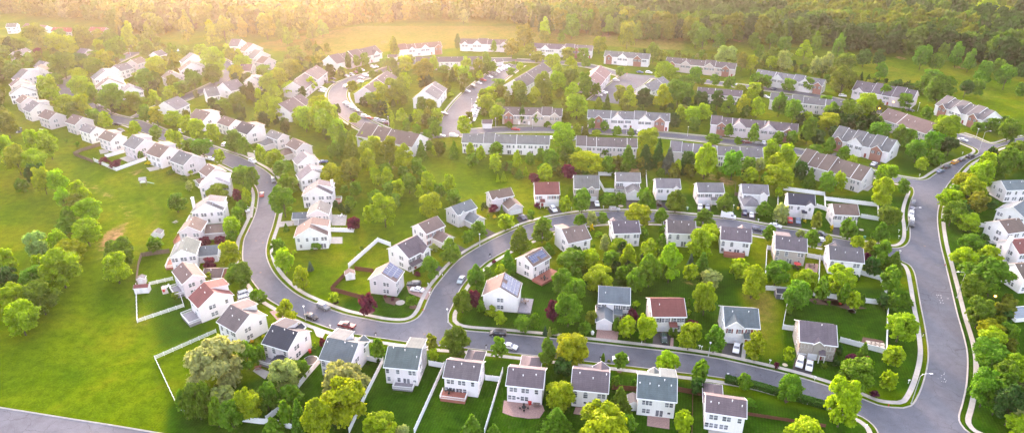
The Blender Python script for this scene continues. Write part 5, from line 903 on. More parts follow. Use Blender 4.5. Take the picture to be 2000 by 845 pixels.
for i, t in enumerate(TL):
    p, Wm, Hc, cl, (kd, c), px, w, pw = t
    if kd != 'B' and id(t) not in keep: FILL.append(t); continue
    r = random.Random(i*13+5); lod = 2 if pw > 42 else (1 if pw > 20 else 0)
    nm = 'shrub' if kd == 'B' else ('conifer' if kd == 'S' else 'tree'); E = empty(nm, p, r.uniform(0, 6.28))
    me = r.choice(CR[kd, lod]); col = tuple(v*r.uniform(.85, 1.18) for v in COL[c])
    cr = inst('crown' if nm != 'shrub' else 'foliage', me, E, (0, 0, cl), 0, (Wm/2, Wm/2*r.uniform(.92, 1.08), Hc/2), col)
    H = cl+Hc
    inst('trunk' if nm != 'shrub' else 'stem', TRC if kd in 'SC' else r.choice(TR), E, (0, 0, 0), 0, (max(Wm*.42, 1.0), max(Wm*.42, 1.0), H*.9))
    sz = '' if kd == 'B' else ('small ' if Wm < 4.2 else ('big ' if Wm > 8.5 else ''))
    tag(E, '', {'tree':'tree','shrub':'shrub','conifer':'conifer'}[nm], TGROUP['P' if c == 'p' and kd != 'B' else kd])
    word = {'tree':'tree','shrub':'shrub','conifer':'tree'}[nm]
    E['desc'] = f"{sz}{CN[c][i % len(CN[c])]} {KNAME[kd]} {word}"
    if c == 'p' and kd != 'B': E['desc'] = f"{sz}{CN[c][i % 2]} {word}"
    PLANTS.append(E)
# the wood at the far side, and the small growth between the blocks: one mass of crowns
BASE = [crown_arrays(kd, 900+i, n, sz) for i, (kd, n, sz) in enumerate([('R', 620, .15), ('R', 620, .15), ('R', 620, .15), ('T', 520, .15), ('W', 560, .17), ('S', 420, .14)])]
def merged(name, items, label, cat):
    Vs, Ls, Ts = [], [], []
    for (x, y, W_, H_c, cl, bi, col, rz) in items:
        V, L = BASE[bi]; c, s = math.cos(rz), math.sin(rz); Q = np.empty_like(V)
        Q[:, 0] = x+(V[:, 0]*c-V[:, 1]*s)*W_/2; Q[:, 1] = y+(V[:, 0]*s+V[:, 1]*c)*W_/2; Q[:, 2] = cl+V[:, 2]*H_c/2; Vs.append(Q); k = len(V)//4; Ls.append(L[:k]); Ts.append(np.tile([*col, 1], (k, 1)))
    V = np.concatenate(Vs); k = len(V)//4; me = bpy.data.meshes.new(name); me.vertices.add(4*k); me.vertices.foreach_set('co', V.astype(np.float32).ravel()); me.loops.add(4*k)
    me.loops.foreach_set('vertex_index', np.arange(4*k, dtype=np.int32)); me.polygons.add(k); me.polygons.foreach_set('loop_start', np.arange(0, 4*k, 4, dtype=np.int32)); me.update(calc_edges=True)
    a = me.attributes.new('lv', 'FLOAT', 'FACE'); a.data.foreach_set('value', np.concatenate(Ls).astype(np.float32)); b = me.attributes.new('tint', 'FLOAT_COLOR', 'FACE'); b.data.foreach_set('color', np.concatenate(Ts).astype(np.float32).ravel())
    me.materials.append(MAT['wood']); o = inst(name, me); o['kind'] = 'stuff'; o['label'] = label; o['category'] = cat; return o
WOOD = [[(-60,-40),(-60,20),(0,28),(120,40),(200,45),(240,70),(330,72),(400,55),(460,68),(560,70),(640,62),(740,45),(900,42),(1000,45),(1060,62),(1180,70),(1240,78),(1340,84),(1440,84),(1560,92),(1640,100),(1740,112),(1800,108),(1900,122),(1960,140),(2080,165),(2080,60),(1900,40),(1700,28),(1560,22),(1420,8),(1300,-10),(1100,-40)]]
items = []; rr = random.Random(5)
def scatter(poly, spacing, hmin, hmax, base_far=0, thin=None):
    P = [G(*q) if q[1] > -200 else G(q[0], -200) for q in poly]; xs = [p.x for p in P]; ys = [p.y for p in P]; pts = []
    y = min(ys)
    while y < max(ys):
        x = min(xs)+rr.uniform(0, spacing)
        while x < max(xs):
            qx, qy = x+rr.uniform(-.4, .4)*spacing, y+rr.uniform(-.4, .4)*spacing; pts.append((qx, qy)); x += spacing
        y += spacing*.85
    pts = np.array(pts); m = pts_in_poly(pts[:, 0], pts[:, 1], P)
    for x, y in pts[m]:
        if thin and thin(x, y): continue
        f = math.sin(x*.021+1.3)*math.cos(y*.017+x*.006)+rr.uniform(-.7, .7)-(.35 if x > 150 else 0); c = 'd' if f < -.35 else ('g' if f < .2 else ('o' if f < 1.05 else ('y' if f < 1.3 else 'l')))
        k_ = rr.uniform(.7, 1.0)*.8; cc = [v*k_ for v in COL[c]]; hh = rr.uniform(hmin, hmax); bi = rr.choice([0,1,2,0,1,2,3,4,5]); ww = hh*rr.uniform(.7, .98)*(.7 if bi in (3, 5) else 1)
        items.append((x, y, ww, hh, hh*.08 if bi != 5 else 0, bi, cc, rr.uniform(0, 6.28)))
houses_far = [h for h in HOUSES if h['o'].get('group') == 'houses beyond the wood']
def near_far_house(x, y): return any(abs(x-h['c'].x) < h['r']+7 and -22 < (y-h['c'].y) < h['r']+3 for h in houses_far)
scatter(WOOD[0], 10.2, 13, 21, thin=near_far_house)
scatter([(1100,-40),(1300,-10),(1420,8),(1560,22),(1700,28),(1900,40),(2080,60),(2080,-60),(1100,-60)], 21, 9, 16, thin=near_far_house)
for t in FILL:
    p, Wm, Hc, cl, (kd, c), px, w, pw = t; items.append((p.x, p.y, Wm, Hc, cl, {'R':rr.choice([0,1,2]),'P':0,'T':3,'W':4,'S':5,'C':3,'B':0}[kd], COL[c], rr.uniform(0, 6.28)))
merged('distant_wood', items, 'continuous mixed wood beyond the houses and the smallest far trees', 'woodland')
# undergrowth and garden shrubs in the gaps
items = []
def clear_of(x, y, m=2.5):
    if any(abs(x-h['c'].x) < h['r']+m*.4 and abs(y-h['c'].y) < h['r']+m*.4 for h in HOUSES): return False
    return True
RD = [p for cv in (KA, KT, KI, KC, KE, KN) for p in cv[::2]]+[p for cv, w in fc for p in cv]; RDA = np.array([(p.x, p.y) for p in RD])
def road_near(x, y, d=7): return np.min(np.hypot(RDA[:, 0]-x, RDA[:, 1]-y)) < d
for poly, sp, h0, h1, pr in [([(560,90),(1000,150),(1200,170),(1460,190),(1500,290),(1000,270),(640,250),(560,200)], 9, 4.5, 9, .5), ([(0,95),(230,70),(420,120),(560,200),(560,280),(300,230),(190,240),(100,200),(0,140)], 9, 4.5, 9, .5),
   ([(880,290),(1480,345),(1640,360),(1560,362),(1000,345)], 7, 3, 7, .75), ([(1560,240),(1740,250),(1690,320),(1560,290)], 8, 5, 9, .6), ([(1470,150),(1680,150),(1760,220),(1640,260),(1480,200)], 8, 5, 9, .6), ([(700,250),(900,300),(900,330),(720,320),(620,260)], 9, 4, 8, .5),
   ([(1230,105),(1460,118),(1660,145),(1690,165),(1640,160),(1450,128),(1240,112)], 6, 2.5, 5, .8), ([(1680,155),(1800,175),(1850,200),(1720,180)], 6, 2.5, 5, .7), ([(1845,380),(1890,330),(1960,300),(2080,280),(2080,320),(1960,350),(1890,400),(1862,470)], 7, 5, 9, .6),
   ([(1870,560),(1960,560),(1990,680),(2030,900),(1950,900),(1905,700)], 6, 4, 8, .5), ([(1120,500),(1330,500),(1420,500),(1400,545),(1260,545),(1130,540)], 6, 3, 6, .6), ([(330,770),(480,790),(600,800),(700,830),(560,835),(340,800)], 5, 2, 5, .5), ([(-60,60),(0,150),(30,230),(-60,300)], 8, 5, 10, .8)]:
    n0 = len(items); scatter(poly, sp, h0, h1); new = [it for it in items[n0:] if rr.random() < pr and clear_of(it[0], it[1]) and not road_near(it[0], it[1])]; items[n0:] = new
if items: merged('undergrowth', items, 'mixed bushes and young growth between the houses', 'undergrowth')
# ------------------------------------------------------------------ cars
def car_meshes(kind):
    L, Wd, H, prf = dict(sedan=(4.7, 1.82, 1.45, [(-2.35,.35),(-2.3,.85),(-1.6,.98),(-1.05,1.40),(.35,1.43),(1.15,.98),(2.1,.80),(2.35,.62),(2.35,.33)]),
        suv=(4.75, 1.92, 1.72, [(-2.37,.4),(-2.33,1.0),(-2.1,1.66),(-1.5,1.72),(.5,1.70),(1.15,1.12),(2.15,.98),(2.37,.75),(2.37,.4)]),
        minivan=(5.0, 1.95, 1.75, [(-2.5,.38),(-2.45,1.0),(-2.2,1.68),(-1.5,1.75),(.75,1.70),(1.6,1.08),(2.3,.9),(2.5,.7),(2.5,.36)]),
        van=(5.9, 2.0, 2.6, [(-2.95,.45),(-2.95,2.45),(-2.8,2.58),(1.1,2.58),(1.75,2.2),(2.3,1.35),(2.85,1.1),(2.95,.8),(2.95,.4)]),
        pickup=(5.6, 1.95, 1.8, [(-2.8,.5),(-2.8,1.12),(-.75,1.12),(-.6,1.76),(.7,1.78),(1.35,1.18),(2.6,1.05),(2.8,.85),(2.8,.45)]))[kind]
    b = MB(); hw = Wd/2; n = len(prf)
    def yw(z): return hw if z < .95 else hw*(1-.16*(z-.95)/.6) if kind != 'van' else hw*(1-.05*(z-.95)/1.5)
    # rounded in plan: rings across the width
    ys = [-1, -.93, 0, .93, 1]; ring = []
    for q in ys:
        row = []
        for x, z in prf:
            e = .94 if abs(q) == 1 else 1.0; zz = z if abs(q) < 1 else (z-.06 if z > .6 else z+.05)
            row.append((x*e, q*yw(z), zz+(.03 if q == 0 and z > .5 else 0)))
        ring.append(row)
    for i in range(4):
        for j in range(n):
            jj = (j+1) % n; b.poly([ring[i][j], ring[i+1][j], ring[i+1][jj], ring[i][jj]])
    b.poly(ring[0][::-1]); b.poly(ring[4])
    if kind == 'pickup': b.box(-2.65, -.85, -.82, .82, 1.125, 1.13)
    body = b.mesh('body', 'car')
    g = MB()
    def glass(xa, za, xb, zb):    # slanted pane between two profile points, slightly proud
        d = .02; dx, dz = (zb-za), -(xb-xa); l = math.hypot(dx, dz); dx, dz = dx/l*d, dz/l*d
        if dz < 0: dx, dz = -dx, -dz
        f0, f1 = .12, .92
        p = [(xa+(xb-xa)*f0, za+(zb-za)*f0), (xa+(xb-xa)*f1, za+(zb-za)*f1)]
        g.poly([(p[0][0]+dx, -yw(p[0][1])*.86, p[0][1]+dz+.03), (p[1][0]+dx, -yw(p[1][1])*.86, p[1][1]+dz+.03), (p[1][0]+dx, yw(p[1][1])*.86, p[1][1]+dz+.03), (p[0][0]+dx, yw(p[0][1])*.86, p[0][1]+dz+.03)])
    W_ = {'sedan': ((1.15,.98,.35,1.43),(-1.6,.98,-1.05,1.40)), 'suv': ((1.15,1.12,.5,1.70),(-2.33,1.0,-2.1,1.66)), 'minivan': ((1.6,1.08,.75,1.70),(-2.45,1.0,-2.2,1.68)), 'van': ((2.3,1.35,1.75,2.2),), 'pickup': ((1.35,1.18,.7,1.78),(-.75,1.12,-.6,1.76))}[kind]
    for a in W_: glass(*a)
    z0, z1 = {'sedan': (1.0,1.33), 'suv': (1.08,1.58), 'minivan': (1.08,1.6), 'van': (1.45,2.1), 'pickup': (1.2,1.66)}[kind]
    spans = {'sedan': [(-1.35,-.45,-1.1,-.45),(-.37,.8,-.37,.35)], 'suv': [(-2.1,-1.3,-2.0,-1.3),(-1.2,-.3,-1.2,-.3),(-.2,.95,-.2,.5)], 'minivan': [(-2.3,-1.3,-2.15,-1.3),(-1.2,-.1,-1.2,-.1),(0,1.35,0,.8)], 'van': [(1.0,2.1,1.0,1.7)], 'pickup': [(-.55,.1,-.5,.1),(.18,1.1,.18,.68)]}[kind]
    for a, b_, c, d in spans:
        for s in (-1, 1): g.poly([(a, s*(yw(z0)*1.0+.012), z0), (b_, s*(yw(z0)*1.0+.012), z0), (d, s*(yw(z1)*.985+.012), z1), (c, s*(yw(z1)*.985+.012), z1)][::s])
    wheel = MB(); 
    for q in range(14): t0, t1 = 2*PI*q/14, 2*PI*(q+1)/14; r = .34; wheel.poly([(r*math.cos(t0), -.11, r*math.sin(t0)), (r*math.cos(t1), -.11, r*math.sin(t1)), (r*math.cos(t1), .11, r*math.sin(t1)), (r*math.cos(t0), .11, r*math.sin(t0))])
    for s in (-1, 1): wheel.poly([(.34*math.cos(2*PI*q/14), .11*s, .34*math.sin(2*PI*q/14)) for q in range(14)]); wheel.poly([(.2*math.cos(2*PI*q/10), .115*s, .2*math.sin(2*PI*q/10)) for q in range(10)], 1)
    hl = MB(); zz = prf[-2][1]; hl.box(L/2-.16, L/2-.04, -.16, .16, zz-.08, zz+.08)
    tlm = MB(); zt = prf[1][1]; tlm.box(-L/2-.0, -L/2+.14, -.14, .14, zt-.12, zt+.06)
    return dict(body=body, glass=g.mesh('windows', 'glass'), wheel=wheel.mesh('wheel', ['dark', 'metal']), hl=hl.mesh('headlight', 'white'), tl=tlm.mesh('tail_light', 'red'), L=L, W=Wd)
CM = {k: car_meshes(k) for k in ('sedan','suv','minivan','van','pickup')}
CC = dict(white=(.72,.73,.75), silver=(.42,.43,.45), grey=(.16,.165,.175), black=(.018,.018,.022), dark=(.05,.055,.065), red=(.38,.03,.03), maroon=(.14,.02,.03), blue=(.05,.09,.28), navy=(.03,.04,.09), teal=(.30,.36,.38), orange=(.75,.34,.02), green=(.02,.05,.04), steel=(.16,.21,.30))
def car(k, x, y, dx, dy, kind, col, group='cars parked around the neighbourhood', desc=None, z=.02):
    p = GK(k, x, y); q = GK(k, x+dx, y+dy); a = math.atan2(q.y-p.y, q.x-p.x); m = CM[kind]; p.z = z
    nm = {'sedan':'parked_car','suv':'parked_car','minivan':'minivan','van':'delivery_van','pickup':'pickup_truck'}[kind]
    E = empty(nm, p, a); inst('body', m['body'], E, col=CC[col]); inst('windows', m['glass'], E)
    fx, rx = {'sedan':(1.42,-1.4),'suv':(1.45,-1.4),'minivan':(1.6,-1.5),'van':(1.95,-1.75),'pickup':(1.8,-1.7)}[kind]
    for wx in (fx, rx):
        for s in (-1, 1): inst('wheel', m['wheel'], E, (wx, s*(m['W']/2-.1), .34))
    for s in (-1, 1): inst('headlight', m['hl'], E, (0, s*(m['W']/2-.32), 0)); inst('tail_light', m['tl'], E, (0, s*(m['W']/2-.26), 0))
    cat = {'sedan':'car','suv':'SUV','minivan':'minivan','van':'van','pickup':'pickup truck'}[kind]
    tag(E, '', cat.replace('SUV', 'car'), group); E['desc'] = desc or f'{dict(dark="dark grey",steel="steel blue",teal="silver-green",green="dark green").get(col, col)} {cat}'
    return E
for a in [('c7',682,412,30,12,'suv','white'),('c7',825,543,12,42,'suv','grey'),('c7',745,640,2,-50,'sedan','red'),('c7',640,742,30,40,'sedan','white'),('c7',392,396,60,14,'sedan','white'),('c7',195,207,40,22,'suv','white'),('c7',70,207,40,18,'sedan','dark'),('c7',495,297,40,-20,'suv','white'),('c7',1165,415,40,-6,'sedan','blue'),
 ('d5',1168,640,60,26,'suv','grey'),('d5',1085,706,60,26,'sedan','black'),('d5',1330,768,-100,-24,'pickup','maroon'),('d5',632,545,60,-20,'suv','white'),('d5',632,580,60,-18,'suv','white'),('d6',735,483,-80,-2,'suv','dark'),('d6',757,521,-80,-12,'sedan','white'),('d6',1058,453,-30,55,'sedan','teal'),('d6',1312,823,-100,-5,'minivan','black'),
 ('e4',1040,260,60,13,'sedan','white'),('e5',570,346,-100,-6,'sedan','white'),('e5',868,203,5,50,'sedan','green'),('e5',1365,270,-10,60,'sedan','white'),('e6',745,370,-14,55,'suv','white'),('e6',810,391,-10,60,'sedan','white'),('d8',605,20,100,14,'van','white'),('d8',808,109,80,12,'suv','navy'),('d8',930,80,80,20,'sedan','white'),('d8',1030,43,-3,-40,'suv','red'),('d8',1085,47,3,40,'sedan','steel'),
 ('d8',1243,137,60,22,'sedan','dark'),('d8',1250,180,60,8,'sedan','white'),('d2',412,724,-3,40,'sedan','white'),('d2',463,724,-3,40,'sedan','silver'),('d2',130,699,-3,-40,'suv','black'),('d2',718,766,-3,-40,'suv','navy'),('d2',765,777,-3,-40,'sedan','white'),('d1',935,702,14,50,'sedan','white'),('d1',637,742,35,38,'suv','white'),('d1',425,797,45,42,'sedan','navy'),('d1',1055,743,60,2,'suv','silver'),
 ('d3',642,705,-6,40,'suv','dark'),('d3',635,741,-6,40,'sedan','navy'),('d3',630,779,-4,40,'suv','white'),('d3',633,828,-3,40,'suv','white'),('e1',632,68,0,40,'pickup','dark'),('d3',830,480,60,-22,'sedan','steel'),('d3',877,450,60,-26,'suv','dark'),('d3',930,419,60,-30,'suv','orange'),('d3',977,401,60,-26,'sedan','dark'),('d3',1035,378,60,-24,'pickup','black'),
 ('d3',985,265,60,14,'sedan','white'),('d3',375,429,30,-22,'sedan','white'),('d3',107,369,40,-30,'suv','dark'),('d2',1145,344,-8,30,'sedan','white'),('d2',550,248,0,-40,'sedan','dark'),('d2',850,283,0,-40,'sedan','white'),('d2',700,275,60,4,'sedan','dark'),('d2',735,280,60,4,'sedan','maroon'),('d2',815,292,60,4,'suv','grey'),
 ('c8',920,237,60,4,'sedan','silver'),('c8',1008,237,60,4,'suv','white'),('c4',175,502,50,6,'sedan','blue'),('c4',237,505,40,6,'suv','white'),('c4',835,592,10,30,'sedan','white'),('c4',1042,672,40,10,'sedan','white'),('c4',1095,620,40,-10,'suv','navy'),('c4',10,560,50,6,'suv','silver'),('c1',755,790,40,30,'sedan','dark'),('c1',495,630,10,40,'sedan','white'),('c1',560,347,60,4,'sedan','silver'),('c1',1222,352,20,30,'sedan','white'),('c1',690,742,40,20,'sedan','dark'),
 ('c6',810,157,60,6,'sedan','black'),('c6',835,202,40,14,'suv','dark'),('c2',187,442,14,30,'sedan','white'),('d1',1220,208,0,-30,'suv','white'),('d1',785,208,0,-30,'sedan','dark'),('d1',745,196,40,6,'sedan','white'),('d1',625,252,40,6,'sedan','white'),('d1',780,256,40,-16,'sedan','white'),('d1',378,192,40,4,'sedan','red'),('c5',160,665,40,4,'suv','white'),('c5',625,765,40,8,'sedan','dark')]: car(*a)
def lot(name, pts, cols, dx, dy, grp):
    for i, (k, x, y) in enumerate(pts): car(k, x, y, dx, dy, ['sedan','suv','sedan','minivan'][i*7 % 4], cols[i % len(cols)], grp)
def line(k, x0, y0, x1, y1, n): return [(k, x0+(x1-x0)*i/(n-1), y0+(y1-y0)*i/(n-1)) for i in range(n)]
lot('a', [('c3',397,632),('c3',440,602),('c3',478,577),('c3',507,557),('c3',553,533),('c3',583,518),('c3',603,500),('c3',620,489),('c3',637,478),('c3',655,470),('c3',673,462),('c3',692,455)], ['white','dark','white','red','white','grey','white','silver','white','white','white','dark'], 50, 14, 'cars along the upper side of the straight car park')
lot('b', line('c3', 492, 682, 425, 832, 12), ['silver','white','dark','white','white','silver','white','white','white','silver','white','white'], 50, 8, 'cars along the lower side of the straight car park')
lot('c', line('c2', 975, 716, 1060, 776, 5)+[('c2',1102,808),('c2',1132,817),('c2',1190,832),('c2',1205,838),('c2',1235,843),('c8',550,152)], ['white','white','white','silver','dark','white','red','white','silver','white','maroon'], 50, 10, 'cars along the inner kerb of the curved car park')
lot('d', [('c2',978,527),('c2',1012,520),('c2',1038,502),('c2',1060,493),('c2',1084,487),('c2',1156,467),('c2',1180,463)], ['white','silver','maroon','dark','white','white','white'], 35, 14, 'cars along the upper kerb of the curved car park')
lot('e', [('c2',1075,541),('c2',1105,524),('c2',1070,566),('c2',975,605),('c2',880,547),('c2',832,572),('c2',880,572),('c2',815,618),('c2',805,632)], ['silver','white','white','white','dark','dark','dark','white','white'], 40, 6, 'cars in the corners of the curved car park')
lot('f', [('c3',1300,660),('c3',1322,648),('c3',1337,640),('c3',240,792)], ['white','silver','white','dark'], 50, 6, 'cars in the small car court')
# ------------------------------------------------------------------ fences
def fence(pts, h=1.8, style='vinyl', label='', k=None):
    P = [GK(*q) for q in pts]; E = empty('fence', P[0]); o = P[0]
    pan, cap = MB(), MB(); mt = {'vinyl':'vinyl','rail':'vinyl','wood':'woodf','brown':'brown'}[style]
    post = one('post', mt, lambda m: (m.box(-.07, .07, -.07, .07, 0, h+.06), m.box(-.09, .09, -.09, .09, h+.06, h+.12))) if style in ('vinyl', 'rail') else one('post', mt, lambda m: m.box(-.06, .06, -.06, .06, 0, h+.05))
    for i in range(len(P)-1):
        a, b = P[i]-o, P[i+1]-o; L = (b-a).length; n = max(1, round(L/2.4)); d = (b-a)/L; ang = math.atan2(d.y, d.x); M = Matrix.Translation(a) @ Matrix.Rotation(ang, 4, 'Z')
        for j in range(n):
            x0, x1 = L*j/n+.08, L*(j+1)/n-.08
            if style == 'rail':
                for zz in (.25, .75, 1.15): pan.box(x0, x1, -.025, .025, zz, zz+.13, M=M)
                for q in range(int((x1-x0)/.22)): pan.box(x0+.1+q*.22, x0+.16+q*.22, -.012, .012, .1, 1.25, M=M)
            elif style == 'vinyl': pan.box(x0, x1, -.025, .025, .06, h-.08, M=M); pan.box(x0, x1, -.045, .045, h-.08, h, M=M); pan.box(x0, x1, -.04, .04, .0, .06, M=M)
            else:
                q = x0
                while q < x1: pan.box(q, min(x1, q+.15), -.015, .015, .03, h-.05+.06*math.sin(q*17), M=M); q += .17
                pan.box(x0, x1, .016, .05, .3, .4, M=M); pan.box(x0, x1, .016, .05, h-.4, h-.3, M=M)
        for j in range(n+1 if i == len(P)-2 else n): pp = a+d*(L*j/n); inst('post', post, E, pp, ang)
    inst('panel', pan.mesh('panel', mt), E); tag(E, label, 'fence', 'garden fences'); return E
FE = [([('e4',172,358),('e4',48,605),('e4',-62,845)],'vinyl','long white vinyl fence between the two green-grey-roofed houses of the bottom row'),([('e4',62,345),('e4',170,368)],'vinyl','short white fence joining the arched-window house to the long fence'),
 ([('e4',592,390),('e4',385,850)],'vinyl','straight white fence left of the house with the red-brown railed deck'),([('e4',485,380),('e4',585,398)],'vinyl','short white fence right of the small grey deck house'),([('e4',992,430),('e4',868,850)],'vinyl','straight white fence left of the curved paved terrace'),
 ([('e4',872,480),('e4',975,492)],'vinyl','short white fence right of the red-brown railed deck house'),([('e3',968,362),('e3',900,440),('e3',805,555)],'vinyl','white fence beside the black trampoline'),([('e3',690,695),('e3',600,765)],'vinyl','short slanting white fence among the bottom left trees'),
 ([('e3',435,765),('e3',550,780),('e3',660,785),('e3',815,830)],'vinyl','white fence along the very bottom behind the dense trees'),([('e3',255,155),('e2',1068,340),('e2',1170,558),('e3',0,688),('e3',112,708)],'rail','white picket fence round the long lawn next to the meadow'),
 ([('d4',1190,445),('d4',1030,482)],'rail','short white rail fence beside the playhouse'),([('d4',938,490),('d4',946,738),('d4',1266,630),('d4',1245,565)],'rail','white rail fence round the square lawn with the playhouse'),([('d4',1168,258),('d4',975,286),('d4',955,350),('d4',940,468)],'wood','weathered brown fence round the lawn above the playhouse'),
 ([('c6',690,300),('c6',560,338),('c6',508,364),('c6',642,415)],'wood','weathered brown fence round a lawn on the meadow row'),([('c6',648,406),('c6',800,472),('c6',1005,397)],'vinyl','white fence with a corner pointing to the meadow'),([('c6',725,382),('c6',858,345)],'vinyl','short white fence above the purple shrubs'),
 ([('d6',285,362),('d6',487,182),('d6',575,215)],'vinyl','white fence forming the point of the triangular lawn'),([('d6',258,422),('d6',165,520),('d6',430,592)],'brown','dark wooden fence along the corner lawn'),([('d6',330,378),('d6',455,395)],'brown','short dark wooden fence behind the corner lawn'),
 ([('d1',945,542),('d1',985,615),('d1',1065,618)],'vinyl','white fence in front of the left garden on the upper street'),([('d1',945,502),('d1',1068,505)],'vinyl','white fence behind the left garden on the upper street'),([('d1',1272,492),('d1',1280,605)],'vinyl','white fence right of the peaked garage wing house'),
 ([('d2',656,572),('d2',650,642),('d2',700,642)],'wood','grey wooden fence left of the pyramid-topped garage house'),([('d2',985,602),('d2',1265,640),('d2',1272,742),('d2',1212,722)],'vinyl','white fence behind the blue-black-roofed house'),([('d2',945,605),('d2',945,772)],'vinyl','white fence left of the blue-black-roofed house'),
 ([('d2',1270,672),('d3',400,716),('d3',406,812),('d3',285,792)],'vinyl','long white fence behind the last house of the upper street'),([('d2',1275,745),('d2',1332,757)],'vinyl','short white fence left of the last house of the upper street'),
 ([('d8',925,242),('d8',870,236),('d8',855,512),('d8',1005,525)],'vinyl','white fence round the beige house garden'),([('d8',1145,288),('d8',1300,318)],'vinyl','white fence between the beige house and its right neighbour'),([('d8',1232,302),('d8',1225,492)],'vinyl','white fence running down from the beige house patio'),
 ([('d8',1010,612),('d8',978,782),('d8',1112,802)],'vinyl','white fence left of the stone-fronted house'),([('d8',1190,552),('d8',1360,578),('e1',130,578),('e1',430,615)],'vinyl','white fence along the flower bed behind the stone-fronted house'),([('e1',285,408),('e1',418,445),('e1',460,545)],'vinyl','white fence right of the inner house nearest the wide road'),
 ([('e7',468,0),('e7',458,302),('e7',140,218)],'vinyl','white fence round the raised vegetable beds'),([('e1',1088,78),('e1',1265,104)],'vinyl','upper white fence of the right edge play lawn'),([('e1',1075,172),('e1',1330,228)],'rail','lower white fence of the right edge play lawn'),
 ([('d5',1205,112),('d5',1375,118),('d5',1388,52)],'vinyl','white fence beside the purple tree behind the curve row'),([('e5',510,545),('e5',690,560)],'brown','dark red fence left of the square brick patio house'),([('e5',962,560),('e5',1065,578),('e5',1140,592)],'brown','dark red fence right of the square brick patio house'),([('e6',385,722),('e6',920,805)],'brown','low dark fence behind the hedge lawn'),
 ([('e5',1065,580),('e5',1060,845)],'brown','thin dark fence running to the bottom edge')]
for pts, stl, lb in FE: fence(pts, 1.25 if stl == 'rail' else (1.1 if 'low ' in lb or 'thin' in lb else 1.75), stl, lb)
# hedge: leaves over a clipped box
hp = catmull([GK('e6', *q) for q in [(232,485),(320,505),(420,525),(520,552),(600,578),(760,622),(935,672)]], .8); rng = np.random.default_rng(3); HV, HN = [], []
for i in range(len(hp)-1):
    d = (hp[i+1]-hp[i]); t = d.normalized(); n_2 = Vector((-t.y, t.x, 0))
    for q in range(330):
        a = rng.uniform(0, 1); s = rng.uniform(-1, 1); f = rng.random(); z = 1.35
        if f < .5: p = hp[i]+d*a+n_2*s*.95; nn = (0, 0, 1); zz = z+rng.normal(0, .04)
        else: sg = 1 if f < .75 else -1; p = hp[i]+d*a+n_2*sg*(.95+rng.normal(0, .05)); nn = tuple(n_2*sg); zz = rng.uniform(0, z)
        HV.append((p.x, p.y, zz)); HN.append(nn)
V = leaf_cloud(np.array(HV), np.array(HN, float), .17, rng); k_ = len(V)//4; me = bpy.data.meshes.new('hedge'); me.from_pydata(V.tolist(), [], [(4*i, 4*i+1, 4*i+2, 4*i+3) for i in range(k_)]); me.materials.append(MAT['leaf'])
at = me.attributes.new('lv', 'FLOAT', 'FACE'); at.data.foreach_set('value', np.clip(.5+rng.normal(0, .2, k_), 0, 1).astype(np.float32)); tag(inst('hedge', me, col=(.05,.13,.02)), 'long clipped green hedge between the street and a dark lawn', 'hedge')
# ------------------------------------------------------------------ street lamps, hydrants, mailboxes
def lamp(k, x, y, arm, label, h=8.0):
    E = empty('street_lamp', GK(k, x, y)); m = MB(); m.tube([(0,0,0),(0,0,.25)], [.2,.18], 8); m.tube([(0,0,.2),(0,0,h)], [.11,.07], 8)
    inst('pole', m.mesh('pole', 'metal'), E)
    if arm:
        a = MB(); a.tube([(0,0,h-.1),(arm*.5,0,h+.5),(arm*1.4,0,h+.75),(arm*2.3,0,h+.75)], [.06,.05,.045,.04], 6); inst('arm', a.mesh('arm', 'metal'), E)
        b = MB(); b.solid([(arm*2.2,-.15,h+.66),(arm*3.0,-.12,h+.66),(arm*3.0,.12,h+.66),(arm*2.2,.15,h+.66)][::int(math.copysign(1,arm))], [(arm*2.2,-.13,h+.85),(arm*2.95,-.08,h+.8),(arm*2.95,.08,h+.8),(arm*2.2,.13,h+.85)][::int(math.copysign(1,arm))]); inst('lamp_head', b.mesh('lamp_head', 'white'), E)
    else:
        b = MB(); b.tube([(0,0,h),(0,0,h+.3),(0,0,h+.42)], [.24,.30,.1], 10); inst('lamp_head', b.mesh('lamp_head', 'white'), E)
    tag(E, label, 'street lamp', 'street lamps')
for a in [('e1',948,566,-1,'tall curved-arm street lamp on the right sidewalk of the wide road',9),('e7',633,641,1,'tall curved-arm street lamp at the bottom right junction',9),('d3',1102,324,1,'tall curved-arm street lamp at the farthest junction',9),('e1',603,103,1,'curved-arm street lamp beside the cars parked on the wide road',9),
 ('d6',1187,208,0,'white post lamp on the outer curve sidewalk',4.6),('d6',967,735,0,'white post lamp at the inner block corner',4.6),('d5',1046,722,0,'post lamp beside the black sedan on the bend',5),('e6',118,317,0,'post lamp left of the red-shuttered house driveway',4.6),('d2',633,779,0,'post lamp beside the white delivery van',4.6),('c3',389,594,0,'post lamp at the lower end of the straight car park',5),
 ('d1',240,172,0,'post lamp right of the small purple-roofed garage',5),('d1',493,180,0,'post lamp before the beige and brick townhouses',5),('d1',1138,220,0,'post lamp before the block with two brick gables',5),('d2',325,232,0,'post lamp above the grey block behind the conifers',5),('d2',752,272,0,'post lamp before the lavender townhouses with four gables',5),
 ('c1',898,382,0,'post lamp at the far upper left corner',5),('c7',703,400,0,'post lamp above the white SUV on the curve',4.6),('d3',675,62,0,'post lamp behind the brown block by the amber lamps',5),('d3',1076,247,0,'post lamp above the farthest junction',5),('c2',1137,460,0,'post lamp at the top of the curved car park',5),('c8',560,160,0,'post lamp at the bottom of the curved car park',5),('c3',428,740,0,'post lamp beside the row of white cars',5)]: lamp(*a)
HYD = one('hydrant', 'red', lambda m: (m.tube([(0,0,0),(0,0,.55),(0,0,.62),(0,0,.75)], [.12,.12,.14,.05], 8), m.tube([(-.2,0,.45),(.2,0,.45)], [.06,.06], 6)))
